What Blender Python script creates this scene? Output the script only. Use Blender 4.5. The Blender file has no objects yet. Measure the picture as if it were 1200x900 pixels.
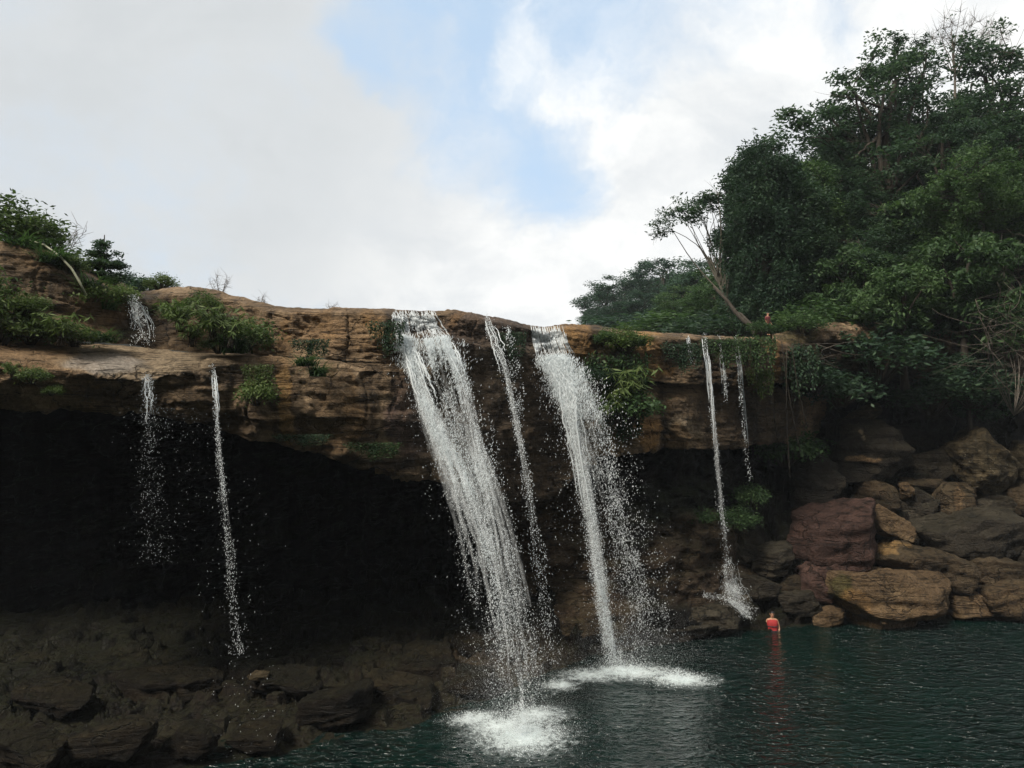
import bpy, math, random
import numpy as np
from mathutils import Vector

# ------------------------------------------------------------------ camera, sky, sun, exposure
SC = bpy.context.scene
COL = SC.collection
F = 924.0            # focal length in photo pixels (1200 wide)
CAMZ = 8.9           # eye height above the pool
TH = math.atan(30.0 / F)
R = math.radians

cam_d = bpy.data.cameras.new("camera")
cam_d.sensor_width = 36.0
cam_d.lens = F / 1200.0 * 36.0
cam_d.clip_start = 0.1
cam_d.clip_end = 2000
cam = bpy.data.objects.new("camera", cam_d)
COL.objects.link(cam)
cam.location = (0, 0, CAMZ)
cam.rotation_euler = (math.pi / 2 + TH, 0, 0)
SC.camera = cam

SC.render.engine = 'CYCLES'
SC.cycles.use_denoising = True
SC.cycles.transparent_max_bounces = 32
SC.view_settings.view_transform = 'Standard'
SC.view_settings.look = 'None'
SC.view_settings.gamma = 1.0
SC.view_settings.use_curve_mapping = False
SC.view_settings.exposure = 0.75

SUN_EL, SUN_AZ = R(50), R(-140)      # azimuth measured from +Y towards +X
sun_d = bpy.data.lights.new("sun", 'SUN')
sun_d.energy = 2.9
sun_d.angle = R(14)
sun_d.color = (1.0, 0.93, 0.82)
sun = bpy.data.objects.new("sun", sun_d)
COL.objects.link(sun)
sdir = Vector((math.sin(SUN_AZ) * math.cos(SUN_EL), math.cos(SUN_AZ) * math.cos(SUN_EL), math.sin(SUN_EL)))
sun.rotation_euler = sdir.to_track_quat('Z', 'Y').to_euler()
sun.location = (-20, -10, 40)


class NT:
    """small helper for node trees"""
    def __init__(self, tree):
        self.t = tree
        self.L = tree.links

    def n(self, typ, props=None, **ins):
        nd = self.t.nodes.new(typ)
        for k, v in (props or {}).items():
            setattr(nd, k, v)
        for k, v in ins.items():
            key = int(k[1:]) if k[0] == 'i' and k[1:].isdigit() else k.replace('_', ' ')
            self.put(nd.inputs[key], v)
        return nd

    def put(self, sock, v):
        if isinstance(v, bpy.types.NodeSocket):
            self.L.new(v, sock)
        elif isinstance(v, bpy.types.Node):
            self.L.new(v.outputs[0], sock)
        else:
            if sock.type == 'RGBA' and hasattr(v, '__len__') and len(v) == 3:
                v = (*v, 1.0)
            sock.default_value = v

    def m(self, op, a, b=0.0, c=None, clamp=False):
        nd = self.t.nodes.new('ShaderNodeMath')
        nd.operation = op
        nd.use_clamp = clamp
        self.put(nd.inputs[0], a)
        self.put(nd.inputs[1], b)
        if c is not None:
            self.put(nd.inputs[2], c)
        return nd.outputs[0]

    def vm(self, op, a, b=None):
        nd = self.t.nodes.new('ShaderNodeVectorMath')
        nd.operation = op
        self.put(nd.inputs[0], a)
        if b is not None:
            self.put(nd.inputs[1], b)
        return nd.outputs['Value'] if op in ('DOT_PRODUCT', 'LENGTH') else nd.outputs[0]

    def mix(self, f, a, b, blend='MIX'):
        nd = self.t.nodes.new('ShaderNodeMix')
        nd.data_type = 'RGBA'
        nd.blend_type = blend
        self.put(nd.inputs[0], f)
        self.put(nd.inputs[6], a)
        self.put(nd.inputs[7], b)
        return nd.outputs[2]

    def ss(self, x, lo, hi, a=0.0, b=1.0):
        nd = self.t.nodes.new('ShaderNodeMapRange')
        nd.interpolation_type = 'SMOOTHSTEP'
        self.put(nd.inputs[0], x)
        for k, v in zip((1, 2, 3, 4), (lo, hi, a, b)):
            nd.inputs[k].default_value = v
        return nd.outputs[0]

    def noise(self, vec, scale, detail=4.0, rough=0.55, dist=0.0):
        nd = self.t.nodes.new('ShaderNodeTexNoise')
        self.put(nd.inputs['Vector'], vec)
        nd.inputs['Scale'].default_value = scale
        nd.inputs['Detail'].default_value = detail
        nd.inputs['Roughness'].default_value = rough
        nd.inputs['Distortion'].default_value = dist
        return nd.outputs[0]

    def scale(self, vec, s):
        return self.vm('MULTIPLY', vec, s)

    def ramp(self, f, stops):
        nd = self.t.nodes.new('ShaderNodeValToRGB')
        e = nd.color_ramp.elements
        while len(e) < len(stops):
            e.new(0.5)
        for k, (p, c) in enumerate(stops):
            e[k].position = p
            e[k].color = (*c, 1.0)
        self.put(nd.inputs[0], f)
        return nd.outputs[0]


def pdir(px, py):
    u, v = (px - 600.0) / F, (450.0 - py) / F
    d = Vector((u, math.cos(TH) - v * math.sin(TH), math.sin(TH) + v * math.cos(TH)))
    return d.normalized()


# world: Nishita blue behind broken cloud
W = bpy.data.worlds.new("World")
SC.world = W
W.use_nodes = True
W.node_tree.nodes.clear()
w = NT(W.node_tree)
sky = w.n('ShaderNodeTexSky', dict(sky_type='NISHITA', sun_disc=False, sun_elevation=SUN_EL, sun_rotation=SUN_AZ,
                                   altitude=800.0, air_density=1.0, dust_density=1.2, ozone_density=1.0))
gen = w.n('ShaderNodeTexCoord').outputs['Generated']
sep = w.n('ShaderNodeSeparateXYZ', None, Vector=gen)
elev = w.m('MAXIMUM', sep.outputs[2], 0.0)
den = w.m('ADD', elev, 0.28)
cp = w.n('ShaderNodeCombineXYZ', None, X=w.m('DIVIDE', sep.outputs[0], den), Y=w.m('DIVIDE', sep.outputs[1], den), Z=0.35).outputs[0]
big = w.noise(cp, 1.15, 7.0, 0.55, 0.15)
warpv = w.n('ShaderNodeTexNoise', None, Vector=gen, Scale=5.0, Detail=6.0, Roughness=0.6).outputs[1]
gw = w.vm('ADD', gen, w.scale(w.vm('SUBTRACT', warpv, (0.5, 0.5, 0.5)), (0.22, 0.22, 0.22)))     # domain warp: ragged cloud edges
mid = w.noise(w.vm('ADD', cp, (3.1, 7.7, 0.4)), 2.6, 9.0, 0.6, 0.3)
wisp = w.noise(w.vm('ADD', w.scale(gw, (1.0, 1.0, 1.25)), (1.0, 2.0, 3.0)), 5.0, 9.0, 0.62, 0.5)


def lobe(px, py, a0, a1):
    """1 inside a cone of half angle a1 degrees round the direction, 0 outside a0"""
    dd = w.vm('DOT_PRODUCT', w.vm('NORMALIZE', gw), tuple(pdir(px, py)))
    return w.ss(dd, math.cos(R(a0)), math.cos(R(a1)))


def lobes(rows):
    tot = None
    for px, py, a0, a1, k in rows:
        q = w.m('MULTIPLY', lobe(px, py, a0, a1), k)
        tot = q if tot is None else w.m('MAXIMUM', tot, q)
    return tot


gap = lobes(((470, 20, 7, 1, .7), (530, 15, 9, 2, .85), (590, 70, 9, 1, .95), (640, 200, 7, 1, .9), (575, 150, 8, 1, .85),
             (730, 30, 10, 2, .85), (820, 5, 9, 2, .7), (900, 40, 7, 1, .5), (690, 90, 6, 1, .7)))
puff = lobes(((645, 95, 5, .5, .75), (725, 170, 7.5, 2, .9), (850, 120, 9, 3, .95), (480, 250, 12, 4, .9), (590, 310, 9, 3, 1.0),
              (800, 230, 11, 3, 1.0), (740, 320, 11, 3, 1.0), (490, 110, 6, 1, .6)))
bias = w.m('SUBTRACT', w.m('ADD', 0.95, w.m('MULTIPLY', puff, 0.55)), w.m('MULTIPLY', gap, 1.15))
nn_ = w.m('ADD', w.m('MULTIPLY', w.m('SUBTRACT', wisp, 0.5), 1.7), w.m('MULTIPLY', w.m('SUBTRACT', mid, 0.5), 0.8))
cloud = w.ss(w.m('ADD', bias, nn_), -0.22, 1.05)
cloud = w.m('MAXIMUM', cloud, w.ss(elev, 0.20, 0.05))          # thick towards the horizon
grey = lobes(((160, 100, 26, 6, 1.0), (380, 130, 12, 3, .75), (60, 230, 14, 4, .5), (330, 210, 10, 2, .55)))
greyn = w.m('MULTIPLY', grey, w.ss(w.m('ADD', mid, w.m('MULTIPLY', wisp, 0.6)), 0.45, 0.95, 0.55, 1.0))
CL = 5.8
shade = w.ss(w.m('ADD', w.m('MULTIPLY', mid, 0.5), w.m('MULTIPLY', wisp, 0.5)), 0.36, 0.62)
white = w.mix(shade, (CL * 0.83, CL * 0.86, CL * 0.885), (CL * 1.12, CL * 1.12, CL * 1.10))
ccol = w.mix(greyn, white, (CL * 0.69, CL * 0.72, CL * 0.74))
blue = w.mix(0.8, w.scale(sky.outputs[0], (1.15, 1.15, 1.15)), (CL * 0.62, CL * 0.80, CL * 1.0))
final = w.mix(cloud, blue, ccol)
bg = w.n('ShaderNodeBackground', None, Color=final, Strength=0.1)
w.n('ShaderNodeOutputWorld', None, Surface=bg)


# ------------------------------------------------------------------ numeric helpers
rng = np.random.default_rng(7)
_perm = np.random.default_rng(3).permutation(256)
_perm = np.concatenate([_perm, _perm, _perm])
_g3 = np.random.default_rng(5).normal(size=(256, 3))
_g3 /= np.linalg.norm(_g3, axis=1, keepdims=True)


def perlin(p):
    p = np.asarray(p, float)
    i = np.floor(p).astype(int)
    f = p - i
    u = f * f * f * (f * (f * 6 - 15) + 10)
    out = np.zeros(len(p))
    for dx in (0, 1):
        for dy in (0, 1):
            for dz in (0, 1):
                h = _perm[_perm[_perm[(i[:, 0] + dx) & 255] + ((i[:, 1] + dy) & 255)] + ((i[:, 2] + dz) & 255)] & 255
                g = _g3[h]
                dot = g[:, 0] * (f[:, 0] - dx) + g[:, 1] * (f[:, 1] - dy) + g[:, 2] * (f[:, 2] - dz)
                wx = u[:, 0] if dx else 1 - u[:, 0]
                wy = u[:, 1] if dy else 1 - u[:, 1]
                wz = u[:, 2] if dz else 1 - u[:, 2]
                out += dot * wx * wy * wz
    return out * 1.6


def fbm(p, octs=4, lac=2.03, gain=0.5):
    a, s, out = 1.0, 1.0, 0.0
    for k in range(octs):
        out = out + a * perlin(p * s + 17.3 * k)
        a *= gain
        s *= lac
    return out


def sstep(x, a, b):
    t = np.clip((np.asarray(x, float) - a) / (b - a), 0, 1)
    return t * t * (3 - 2 * t)


def P(px, py, Y):
    """world point at depth Y seen at photo pixel (px, py); works on arrays"""
    px, py, Y = np.broadcast_arrays(np.asarray(px, float), np.asarray(py, float), np.asarray(Y, float))
    u, v = (px - 600.0) / F, (450.0 - py) / F
    dy = math.cos(TH) - v * math.sin(TH)
    dz = math.sin(TH) + v * math.cos(TH)
    k = Y / dy
    return np.stack([u * k, Y, CAMZ + dz * k], -1)


def G(px, py, z=0.0):
    """world point at height z seen at photo pixel"""
    u, v = (px - 600.0) / F, (450.0 - py) / F
    dy = math.cos(TH) - v * math.sin(TH)
    dz = math.sin(TH) + v * math.cos(TH)
    k = (z - CAMZ) / dz
    return np.array([u * k, dy * k, z])


def unP(p):
    q = p - np.array([0, 0, CAMZ])
    fw = q[:, 1] * math.cos(TH) + q[:, 2] * math.sin(TH)
    up = -q[:, 1] * math.sin(TH) + q[:, 2] * math.cos(TH)
    return 600 + F * q[:, 0] / fw, 450 - F * up / fw


def make_mesh(name, v, quads=None, tris=None, smooth=True):
    v = np.asarray(v, np.float32)
    quads = np.zeros((0, 4), int) if quads is None or len(quads) == 0 else np.asarray(quads, int)
    tris = np.zeros((0, 3), int) if tris is None or len(tris) == 0 else np.asarray(tris, int)
    me = bpy.data.meshes.new(name)
    me.vertices.add(len(v))
    me.vertices.foreach_set('co', v.ravel())
    nl = 4 * len(quads) + 3 * len(tris)
    me.loops.add(nl)
    me.loops.foreach_set('vertex_index', np.concatenate([quads.ravel(), tris.ravel()]).astype(np.int32))
    me.polygons.add(len(quads) + len(tris))
    st = np.concatenate([np.arange(len(quads)) * 4, 4 * len(quads) + np.arange(len(tris)) * 3]).astype(np.int32)
    me.polygons.foreach_set('loop_start', st)
    me.polygons.foreach_set('use_smooth', np.full(len(st), smooth))
    me.update(calc_edges=True)
    me.validate()
    return me


def link(name, me, mat=None, parent=None):
    o = bpy.data.objects.new(name, me)
    COL.objects.link(o)
    if mat is not None:
        me.materials.append(mat)
    if parent is not None:
        o.parent = parent
    return o


def empty(name, loc=(0, 0, 0), label=None, cat=None, group=None, rotz=0.0):
    o = bpy.data.objects.new(name, None)
    COL.objects.link(o)
    o.empty_display_size = 0.2
    o.location = loc
    o.rotation_euler = (0, 0, rotz)
    return tag(o, label, cat, group)


def tag(o, label=None, cat=None, group=None, kind=None):
    if label:
        o['label'] = label
    if cat:
        o['category'] = cat
    if group:
        o['group'] = group
    if kind:
        o['kind'] = kind
    return o


def copy_tree(o, parent=None):
    c = o.copy()
    COL.objects.link(c)
    if parent is not None:
        c.parent = parent
        c.matrix_parent_inverse = o.matrix_parent_inverse
    for ch in list(o.children):
        copy_tree(ch, c)
    return c


class MB:
    """collects vertices, faces and one float attribute"""
    def __init__(self):
        self.v, self.q, self.t, self.a, self.n = [], [], [], [], 0

    def add(self, v, q=None, t=None, a=0.5):
        v = np.asarray(v, float)
        if q is not None and len(q):
            self.q.append(np.asarray(q, int) + self.n)
        if t is not None and len(t):
            self.t.append(np.asarray(t, int) + self.n)
        self.v.append(v)
        self.a.append(np.broadcast_to(np.asarray(a, float), (len(v),)))
        self.n += len(v)

    def tube(self, pts, rad, n=6, a=0.5):
        pts = np.asarray(pts, float)
        m = len(pts)
        rad = np.broadcast_to(np.asarray(rad, float), (m,))
        tan = np.gradient(pts, axis=0)
        tan /= np.linalg.norm(tan, axis=1, keepdims=True) + 1e-9
        ref = np.array([0.31, 0.93, 0.2]) if abs(tan[:, 2]).mean() > 0.6 else np.array([0.05, 0.1, 1.0])
        b1 = np.cross(tan, ref)
        b1 /= np.linalg.norm(b1, axis=1, keepdims=True) + 1e-9
        b2 = np.cross(tan, b1)
        ang = np.arange(n) * 2 * math.pi / n
        v = pts[:, None, :] + rad[:, None, None] * (np.cos(ang)[None, :, None] * b1[:, None, :] + np.sin(ang)[None, :, None] * b2[:, None, :])
        v = v.reshape(-1, 3)
        i = np.arange(m - 1)[:, None] * n
        j = np.arange(n)[None, :]
        k = (j + 1) % n
        q = np.stack([i + j, i + k, i + n + k, i + n + j], -1).reshape(-1, 4)
        v = np.concatenate([v, pts[:1], pts[-1:]])
        c0, c1 = m * n, m * n + 1
        jj = np.arange(n)
        kk = (jj + 1) % n
        t = np.concatenate([np.stack([np.full(n, c0), kk, jj], -1), np.stack([np.full(n, c1), (m - 1) * n + jj, (m - 1) * n + kk], -1)])
        self.add(v, q, t, a)

    def build(self, name, mat, parent=None, smooth=True):
        me = make_mesh(name, np.concatenate(self.v), np.concatenate(self.q) if self.q else None,
                       np.concatenate(self.t) if self.t else None, smooth)
        at = me.attributes.new('rnd', 'FLOAT', 'POINT')
        at.data.foreach_set('value', np.concatenate(self.a).astype(np.float32))
        return link(name, me, mat, parent)


def set_tint(me, rgba):
    at = me.attributes.new('tint', 'FLOAT_COLOR', 'POINT')
    at.data.foreach_set('color', np.asarray(rgba, np.float32).ravel())


# ------------------------------------------------------------------ materials
def new_mat(name):
    m = bpy.data.materials.new(name)
    m.use_nodes = True
    m.node_tree.nodes.clear()
    t = NT(m.node_tree)
    return m, t, t.n('ShaderNodeOutputMaterial')


def rock_mat(name, c1, c2, c3, tint=False, local=False, strata=1.0, moss=0.0, rough=0.72, wet=0.0, bump=1.0, speck=0.0, fine=1.0):
    """layered sandstone: three tones along warped beds, grain, hairline cracks, optional moss on ledges"""
    m, t, out = new_mat(name)
    if local:
        pos = t.n('ShaderNodeTexCoord').outputs['Object']
    else:
        pos = t.n('ShaderNodeNewGeometry').outputs['Position']
    if local:
        oi = t.n('ShaderNodeObjectInfo').outputs['Random']
        pos = t.vm('ADD', pos, t.n('ShaderNodeCombineXYZ', None, X=t.m('MULTIPLY', oi, 37.0), Y=t.m('MULTIPLY', oi, 91.0), Z=t.m('MULTIPLY', oi, 13.0)).outputs[0])
    bed = t.noise(t.scale(pos, (0.35, 0.35, 1.6 * strata)), 1.3, 6.0, 0.62, 0.5)
    blotch = t.noise(pos, 0.55, 5.0, 0.6, 0.2)
    grain = t.noise(pos, 9.0 * fine, 6.0, 0.7)
    f = t.m('ADD', t.m('MULTIPLY', bed, 0.62), t.m('MULTIPLY', blotch, 0.38))
    col = t.ramp(f, ((0.34, c1), (0.5, c2), (0.64, c3)))
    # vertical water stains
    stain = t.noise(t.scale(pos, (2.2, 2.2, 0.16)), 1.0, 5.0, 0.65, 0.3)
    col = t.mix(t.ss(stain, 0.50, 0.68, 0.0, 0.62), col, t.mix(0.5, c1, (0.018, 0.016, 0.013)))
    if tint:
        at = t.n('ShaderNodeAttribute', dict(attribute_name='tint'))
        fac = t.m('MULTIPLY', at.outputs['Alpha'], t.ss(t.m('ADD', grain, blotch), 0.62, 1.15, 0.55, 1.0))
        tc = t.mix(t.ss(bed, 0.35, 0.65, 0.55, 0.0), at.outputs['Color'], t.mix(0.55, at.outputs['Color'], (0.02, 0.018, 0.015)))
        col = t.mix(fac, col, tc)
    g2 = t.ss(grain, 0.25, 0.75, 0.62, 1.32)
    col = t.mix(1.0, col, t.n('ShaderNodeCombineColor', None, Red=g2, Green=g2, Blue=g2).outputs[0], 'MULTIPLY')
    pit = t.noise(t.scale(pos, (1.0, 1.0, 1.8)), 17.0 * fine, 5.0, 0.75)
    col = t.mix(t.ss(pit, 0.56, 0.70, 0.0, 0.6), col, t.mix(0.3, c1, (0.015, 0.013, 0.011)))
    vor = t.n('ShaderNodeTexVoronoi', dict(feature='DISTANCE_TO_EDGE'), Vector=t.vm('ADD', t.scale(pos, (0.55, 0.55, 1.25 * strata)),
              t.scale(t.n('ShaderNodeTexNoise', None, Vector=pos, Scale=1.2, Detail=4.0).outputs[1], (1.1, 1.1, 1.1))), Scale=0.9)
    crack = t.ss(vor.outputs['Distance'], 0.0, 0.028, 1.0, 0.0)
    crack = t.m('MULTIPLY', crack, t.ss(blotch, 0.40, 0.62))
    beds = t.noise(t.scale(pos, (0.22, 0.22, 4.2 * strata)), 1.4, 3.0, 0.5, 0.35)
    bedline = t.m('MULTIPLY', t.ss(t.m('ABSOLUTE', t.m('SUBTRACT', beds, 0.5)), 0.0, 0.026, 1.0, 0.0), t.ss(stain, 0.35, 0.6))
    col = t.mix(t.m('MULTIPLY', t.m('MAXIMUM', crack, bedline), 0.75), col, (0.014, 0.012, 0.010))
    if speck:
        sv = t.n('ShaderNodeTexVoronoi', None, Vector=pos, Scale=7.0)
        sp = t.m('MULTIPLY', t.ss(sv.outputs['Distance'], 0.10, 0.22, 1.0, 0.0), t.ss(t.noise(pos, 1.4, 3.0), 0.50, 0.66))
        col = t.mix(t.m('MULTIPLY', sp, speck), col, (0.42, 0.38, 0.28))
    if moss:
        nz = t.n('ShaderNodeSeparateXYZ', None, Vector=t.n('ShaderNodeNewGeometry').outputs['Normal']).outputs[2]
        mf = t.m('MULTIPLY', t.ss(t.m('ADD', nz, t.m('MULTIPLY', t.m('SUBTRACT', blotch, 0.5), 2.4)), 0.1, 0.75), t.ss(grain, 0.35, 0.6))
        col = t.mix(t.m('MULTIPLY', mf, moss), col, (0.030, 0.042, 0.012))
    b = t.n('ShaderNodeBsdfPrincipled', None, Base_Color=col, Roughness=t.ss(stain, 0.4, 0.66, rough, max(0.2, rough - wet)))
    b.inputs['Specular IOR Level'].default_value = 0.12 + 0.2 * wet
    h = t.m('ADD', t.m('MULTIPLY', t.m('ADD', grain, t.m('MULTIPLY', pit, -0.5)), 0.75), t.m('MULTIPLY', beds, 0.9))
    h = t.m('ADD', h, t.m('MULTIPLY', t.noise(pos, 2.6, 6.0, 0.65), 0.9))
    h = t.m('SUBTRACT', h, t.m('MULTIPLY', t.m('MAXIMUM', crack, bedline), 0.6))
    bp = t.n('ShaderNodeBump', None, Strength=1.0 * bump, Distance=0.22, Height=h)
    t.put(b.inputs['Normal'], bp)
    t.put(out.inputs[0], b)
    return m


def leaf_mat(name, dark, mid, light, trans=0.35, rough=0.5, hue=0.0):
    m, t, out = new_mat(name)
    at = t.n('ShaderNodeAttribute', dict(attribute_name='rnd')).outputs['Fac']
    oi = t.n('ShaderNodeObjectInfo').outputs['Random']
    f = t.m('ADD', at, t.m('MULTIPLY', t.m('SUBTRACT', oi, 0.5), 0.25))
    col = t.ramp(f, ((0.05, dark), (0.5, mid), (0.95, light)))
    b = t.n('ShaderNodeBsdfPrincipled', None, Base_Color=col, Roughness=rough)
    b.inputs['Specular IOR Level'].default_value = 0.14
    tr = t.n('ShaderNodeBsdfTranslucent', None, Color=t.mix(0.5, col, t.scale(col, (1.2, 1.5, 0.5))))
    mx = t.n('ShaderNodeMixShader', None, Fac=trans)
    t.put(mx.inputs[1], b.outputs[0])
    t.put(mx.inputs[2], tr.outputs[0])
    t.put(out.inputs[0], mx)
    return m


def plain_mat(name, c1, c2, scale=6.0, rough=0.7, bump=0.3, stretch=(1, 1, 1)):
    m, t, out = new_mat(name)
    pos = t.n('ShaderNodeTexCoord').outputs['Object']
    nz = t.noise(t.scale(pos, stretch), scale, 5.0, 0.6)
    b = t.n('ShaderNodeBsdfPrincipled', None, Base_Color=t.ramp(nz, ((0.3, c1), (0.7, c2))), Roughness=rough)
    b.inputs['Specular IOR Level'].default_value = 0.25
    t.put(b.inputs['Normal'], t.n('ShaderNodeBump', None, Strength=bump, Distance=0.03, Height=nz))
    t.put(out.inputs[0], b)
    return m


M = {}
M['cliff'] = rock_mat('sandstone_cliff', (0.110, 0.076, 0.046), (0.300, 0.207, 0.124), (0.480, 0.345, 0.212), tint=True, wet=0.25)
M['cave'] = rock_mat('shade_toned_wet_cave_rock', (0.005, 0.0045, 0.0042), (0.012, 0.010, 0.0085), (0.024, 0.018, 0.014), tint=True, wet=0.35, moss=0.35)  # cave gloom put into the colour of the wet rock
M['shelf'] = rock_mat('shade_toned_wet_shelf_rock', (0.0030, 0.0020, 0.0012), (0.0088, 0.0060, 0.0032), (0.0240, 0.0158, 0.0080), tint=True, wet=0.4, moss=0.3, strata=0.8)  # wet rock, coloured darker still so the sunlit shelf looks shaded
M['brown'] = rock_mat('brown_boulder_rock', (0.024, 0.018, 0.011), (0.070, 0.050, 0.031), (0.135, 0.098, 0.060), local=True, strata=0.6, tint=True, speck=0.15, moss=0.12)
M['ochre'] = rock_mat('ochre_boulder_rock', (0.060, 0.040, 0.021), (0.145, 0.096, 0.054), (0.230, 0.158, 0.086), local=True, tint=True, speck=0.2, strata=0.7)
M['red'] = rock_mat('reddish_boulder_rock', (0.032, 0.020, 0.017), (0.072, 0.042, 0.034), (0.120, 0.070, 0.055), local=True, tint=True, strata=0.5)
M['grey'] = rock_mat('dark_grey_boulder_rock', (0.018, 0.015, 0.012), (0.048, 0.040, 0.029), (0.085, 0.071, 0.052), local=True, strata=0.6, tint=True, speck=0.2, moss=0.12)
M['speckled'] = rock_mat('lichen_speckled_rock', (0.030, 0.024, 0.014), (0.085, 0.066, 0.038), (0.165, 0.125, 0.072), local=True, tint=True, speck=0.7, strata=1.3)
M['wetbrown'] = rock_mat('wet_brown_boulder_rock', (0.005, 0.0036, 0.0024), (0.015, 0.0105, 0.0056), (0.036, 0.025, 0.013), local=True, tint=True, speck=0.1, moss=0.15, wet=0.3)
M['soil'] = plain_mat('forest_soil', (0.012, 0.014, 0.006), (0.035, 0.034, 0.014), 1.2, 0.9, 0.6)
M['bark'] = plain_mat('tree_bark', (0.020, 0.016, 0.012), (0.060, 0.050, 0.038), 7.0, 0.85, 0.7, (1, 1, 0.25))
M['pale_bark'] = plain_mat('pale_tree_bark', (0.075, 0.066, 0.050), (0.150, 0.135, 0.105), 6.0, 0.8, 0.6, (1, 1, 0.3))
M['dead'] = plain_mat('dead_twig_wood', (0.075, 0.062, 0.050), (0.170, 0.145, 0.118), 8.0, 0.85, 0.4)
M['pole'] = plain_mat('weathered_bamboo', (0.16, 0.17, 0.11), (0.28, 0.28, 0.20), 5.0, 0.6, 0.3)
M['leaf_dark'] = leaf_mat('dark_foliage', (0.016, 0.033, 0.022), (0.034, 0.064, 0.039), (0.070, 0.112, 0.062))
M['leaf_mid'] = leaf_mat('green_foliage', (0.022, 0.044, 0.020), (0.047, 0.087, 0.036), (0.092, 0.145, 0.058))
M['leaf_hazed'] = leaf_mat('haze_tinted_foliage', (0.018, 0.036, 0.028), (0.034, 0.066, 0.046), (0.060, 0.105, 0.066))  # distance haze mixed into the leaf colour
M['leaf_bright'] = leaf_mat('bright_foliage', (0.034, 0.058, 0.016), (0.078, 0.120, 0.036), (0.150, 0.190, 0.075))
M['leaf_fern'] = leaf_mat('yellowish_fern_foliage', (0.030, 0.050, 0.018), (0.070, 0.105, 0.036), (0.140, 0.175, 0.075))
M['leaf_dry'] = leaf_mat('dry_grass_blades', (0.060, 0.058, 0.022), (0.120, 0.110, 0.042), (0.190, 0.170, 0.075), 0.25)


def water_drop_mat(name, col, alpha, rough=0.35):
    m, t, out = new_mat(name)
    b = t.n('ShaderNodeBsdfPrincipled', None, Base_Color=col, Roughness=rough)
    b.inputs['Specular IOR Level'].default_value = 0.5
    tr = t.n('ShaderNodeBsdfTranslucent', None, Color=col)
    mx = t.n('ShaderNodeMixShader', None, Fac=0.5)
    t.put(mx.inputs[1], b.outputs[0])
    t.put(mx.inputs[2], tr.outputs[0])
    if alpha < 1:
        m2 = t.n('ShaderNodeMixShader', None, Fac=alpha)
        t.put(m2.inputs[1], t.n('ShaderNodeBsdfTransparent').outputs[0])
        t.put(m2.inputs[2], mx.outputs[0])
        mx = m2
    t.put(out.inputs[0], mx)
    return m


M['drops'] = water_drop_mat('falling_white_water', (0.93, 0.96, 0.97), 1.0)
M['sheet'] = water_drop_mat('clinging_water_film', (0.92, 0.95, 0.96), 0.6, 0.15)
M['drops_thin'] = water_drop_mat('thin_falling_water', (0.90, 0.94, 0.96), 0.62)


def veil_mat():
    """thin silky water: strongly see-through, thinning at the edges of every strand"""
    m, t, out = new_mat('silky_water_veil')
    b = t.n('ShaderNodeBsdfDiffuse', None, Color=(0.92, 0.95, 0.96))
    tr = t.n('ShaderNodeBsdfTranslucent', None, Color=(0.92, 0.95, 0.96))
    mx = t.n('ShaderNodeMixShader', None, Fac=0.5)
    t.put(mx.inputs[1], b.outputs[0])
    t.put(mx.inputs[2], tr.outputs[0])
    pos = t.n('ShaderNodeNewGeometry').outputs['Position']
    nz = t.noise(t.scale(pos, (9.0, 9.0, 2.0)), 1.8, 5.0, 0.75)
    fc = t.n('ShaderNodeLayerWeight', None, Blend=0.5).outputs['Facing']
    a = t.m('MULTIPLY', t.m('MULTIPLY', t.ss(nz, 0.36, 0.66), t.m('POWER', t.m('SUBTRACT', 1.0, fc), 1.5)), 0.20)
    m2 = t.n('ShaderNodeMixShader', None, Fac=a)
    t.put(m2.inputs[1], t.n('ShaderNodeBsdfTransparent').outputs[0])
    t.put(m2.inputs[2], mx.outputs[0])
    t.put(out.inputs[0], m2)
    return m


M['veil'] = veil_mat()


def foam_mat():
    m, t, out = new_mat('pool_foam')
    pos = t.n('ShaderNodeNewGeometry').outputs['Position']
    at = t.n('ShaderNodeAttribute', dict(attribute_name='rnd')).outputs['Fac']
    n1 = t.noise(t.scale(pos, (1.0, 0.8, 1.0)), 5.0, 7.0, 0.75, 0.4)
    n2 = t.noise(pos, 22.0, 4.0, 0.7)
    f = t.m('ADD', at, t.m('ADD', t.m('MULTIPLY', t.m('SUBTRACT', n1, 0.5), 1.5), t.m('MULTIPLY', t.m('SUBTRACT', n2, 0.5), 0.9)))
    a = t.m('MULTIPLY', t.ss(f, 0.25, 1.25), 0.9)
    b = t.n('ShaderNodeBsdfPrincipled', None, Base_Color=(0.74, 0.82, 0.82), Roughness=0.6)
    mx = t.n('ShaderNodeMixShader', None, Fac=a)
    t.put(mx.inputs[1], t.n('ShaderNodeBsdfTransparent').outputs[0])
    t.put(mx.inputs[2], b.outputs[0])
    t.put(out.inputs[0], mx)
    return m


M['foam'] = foam_mat()


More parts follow.
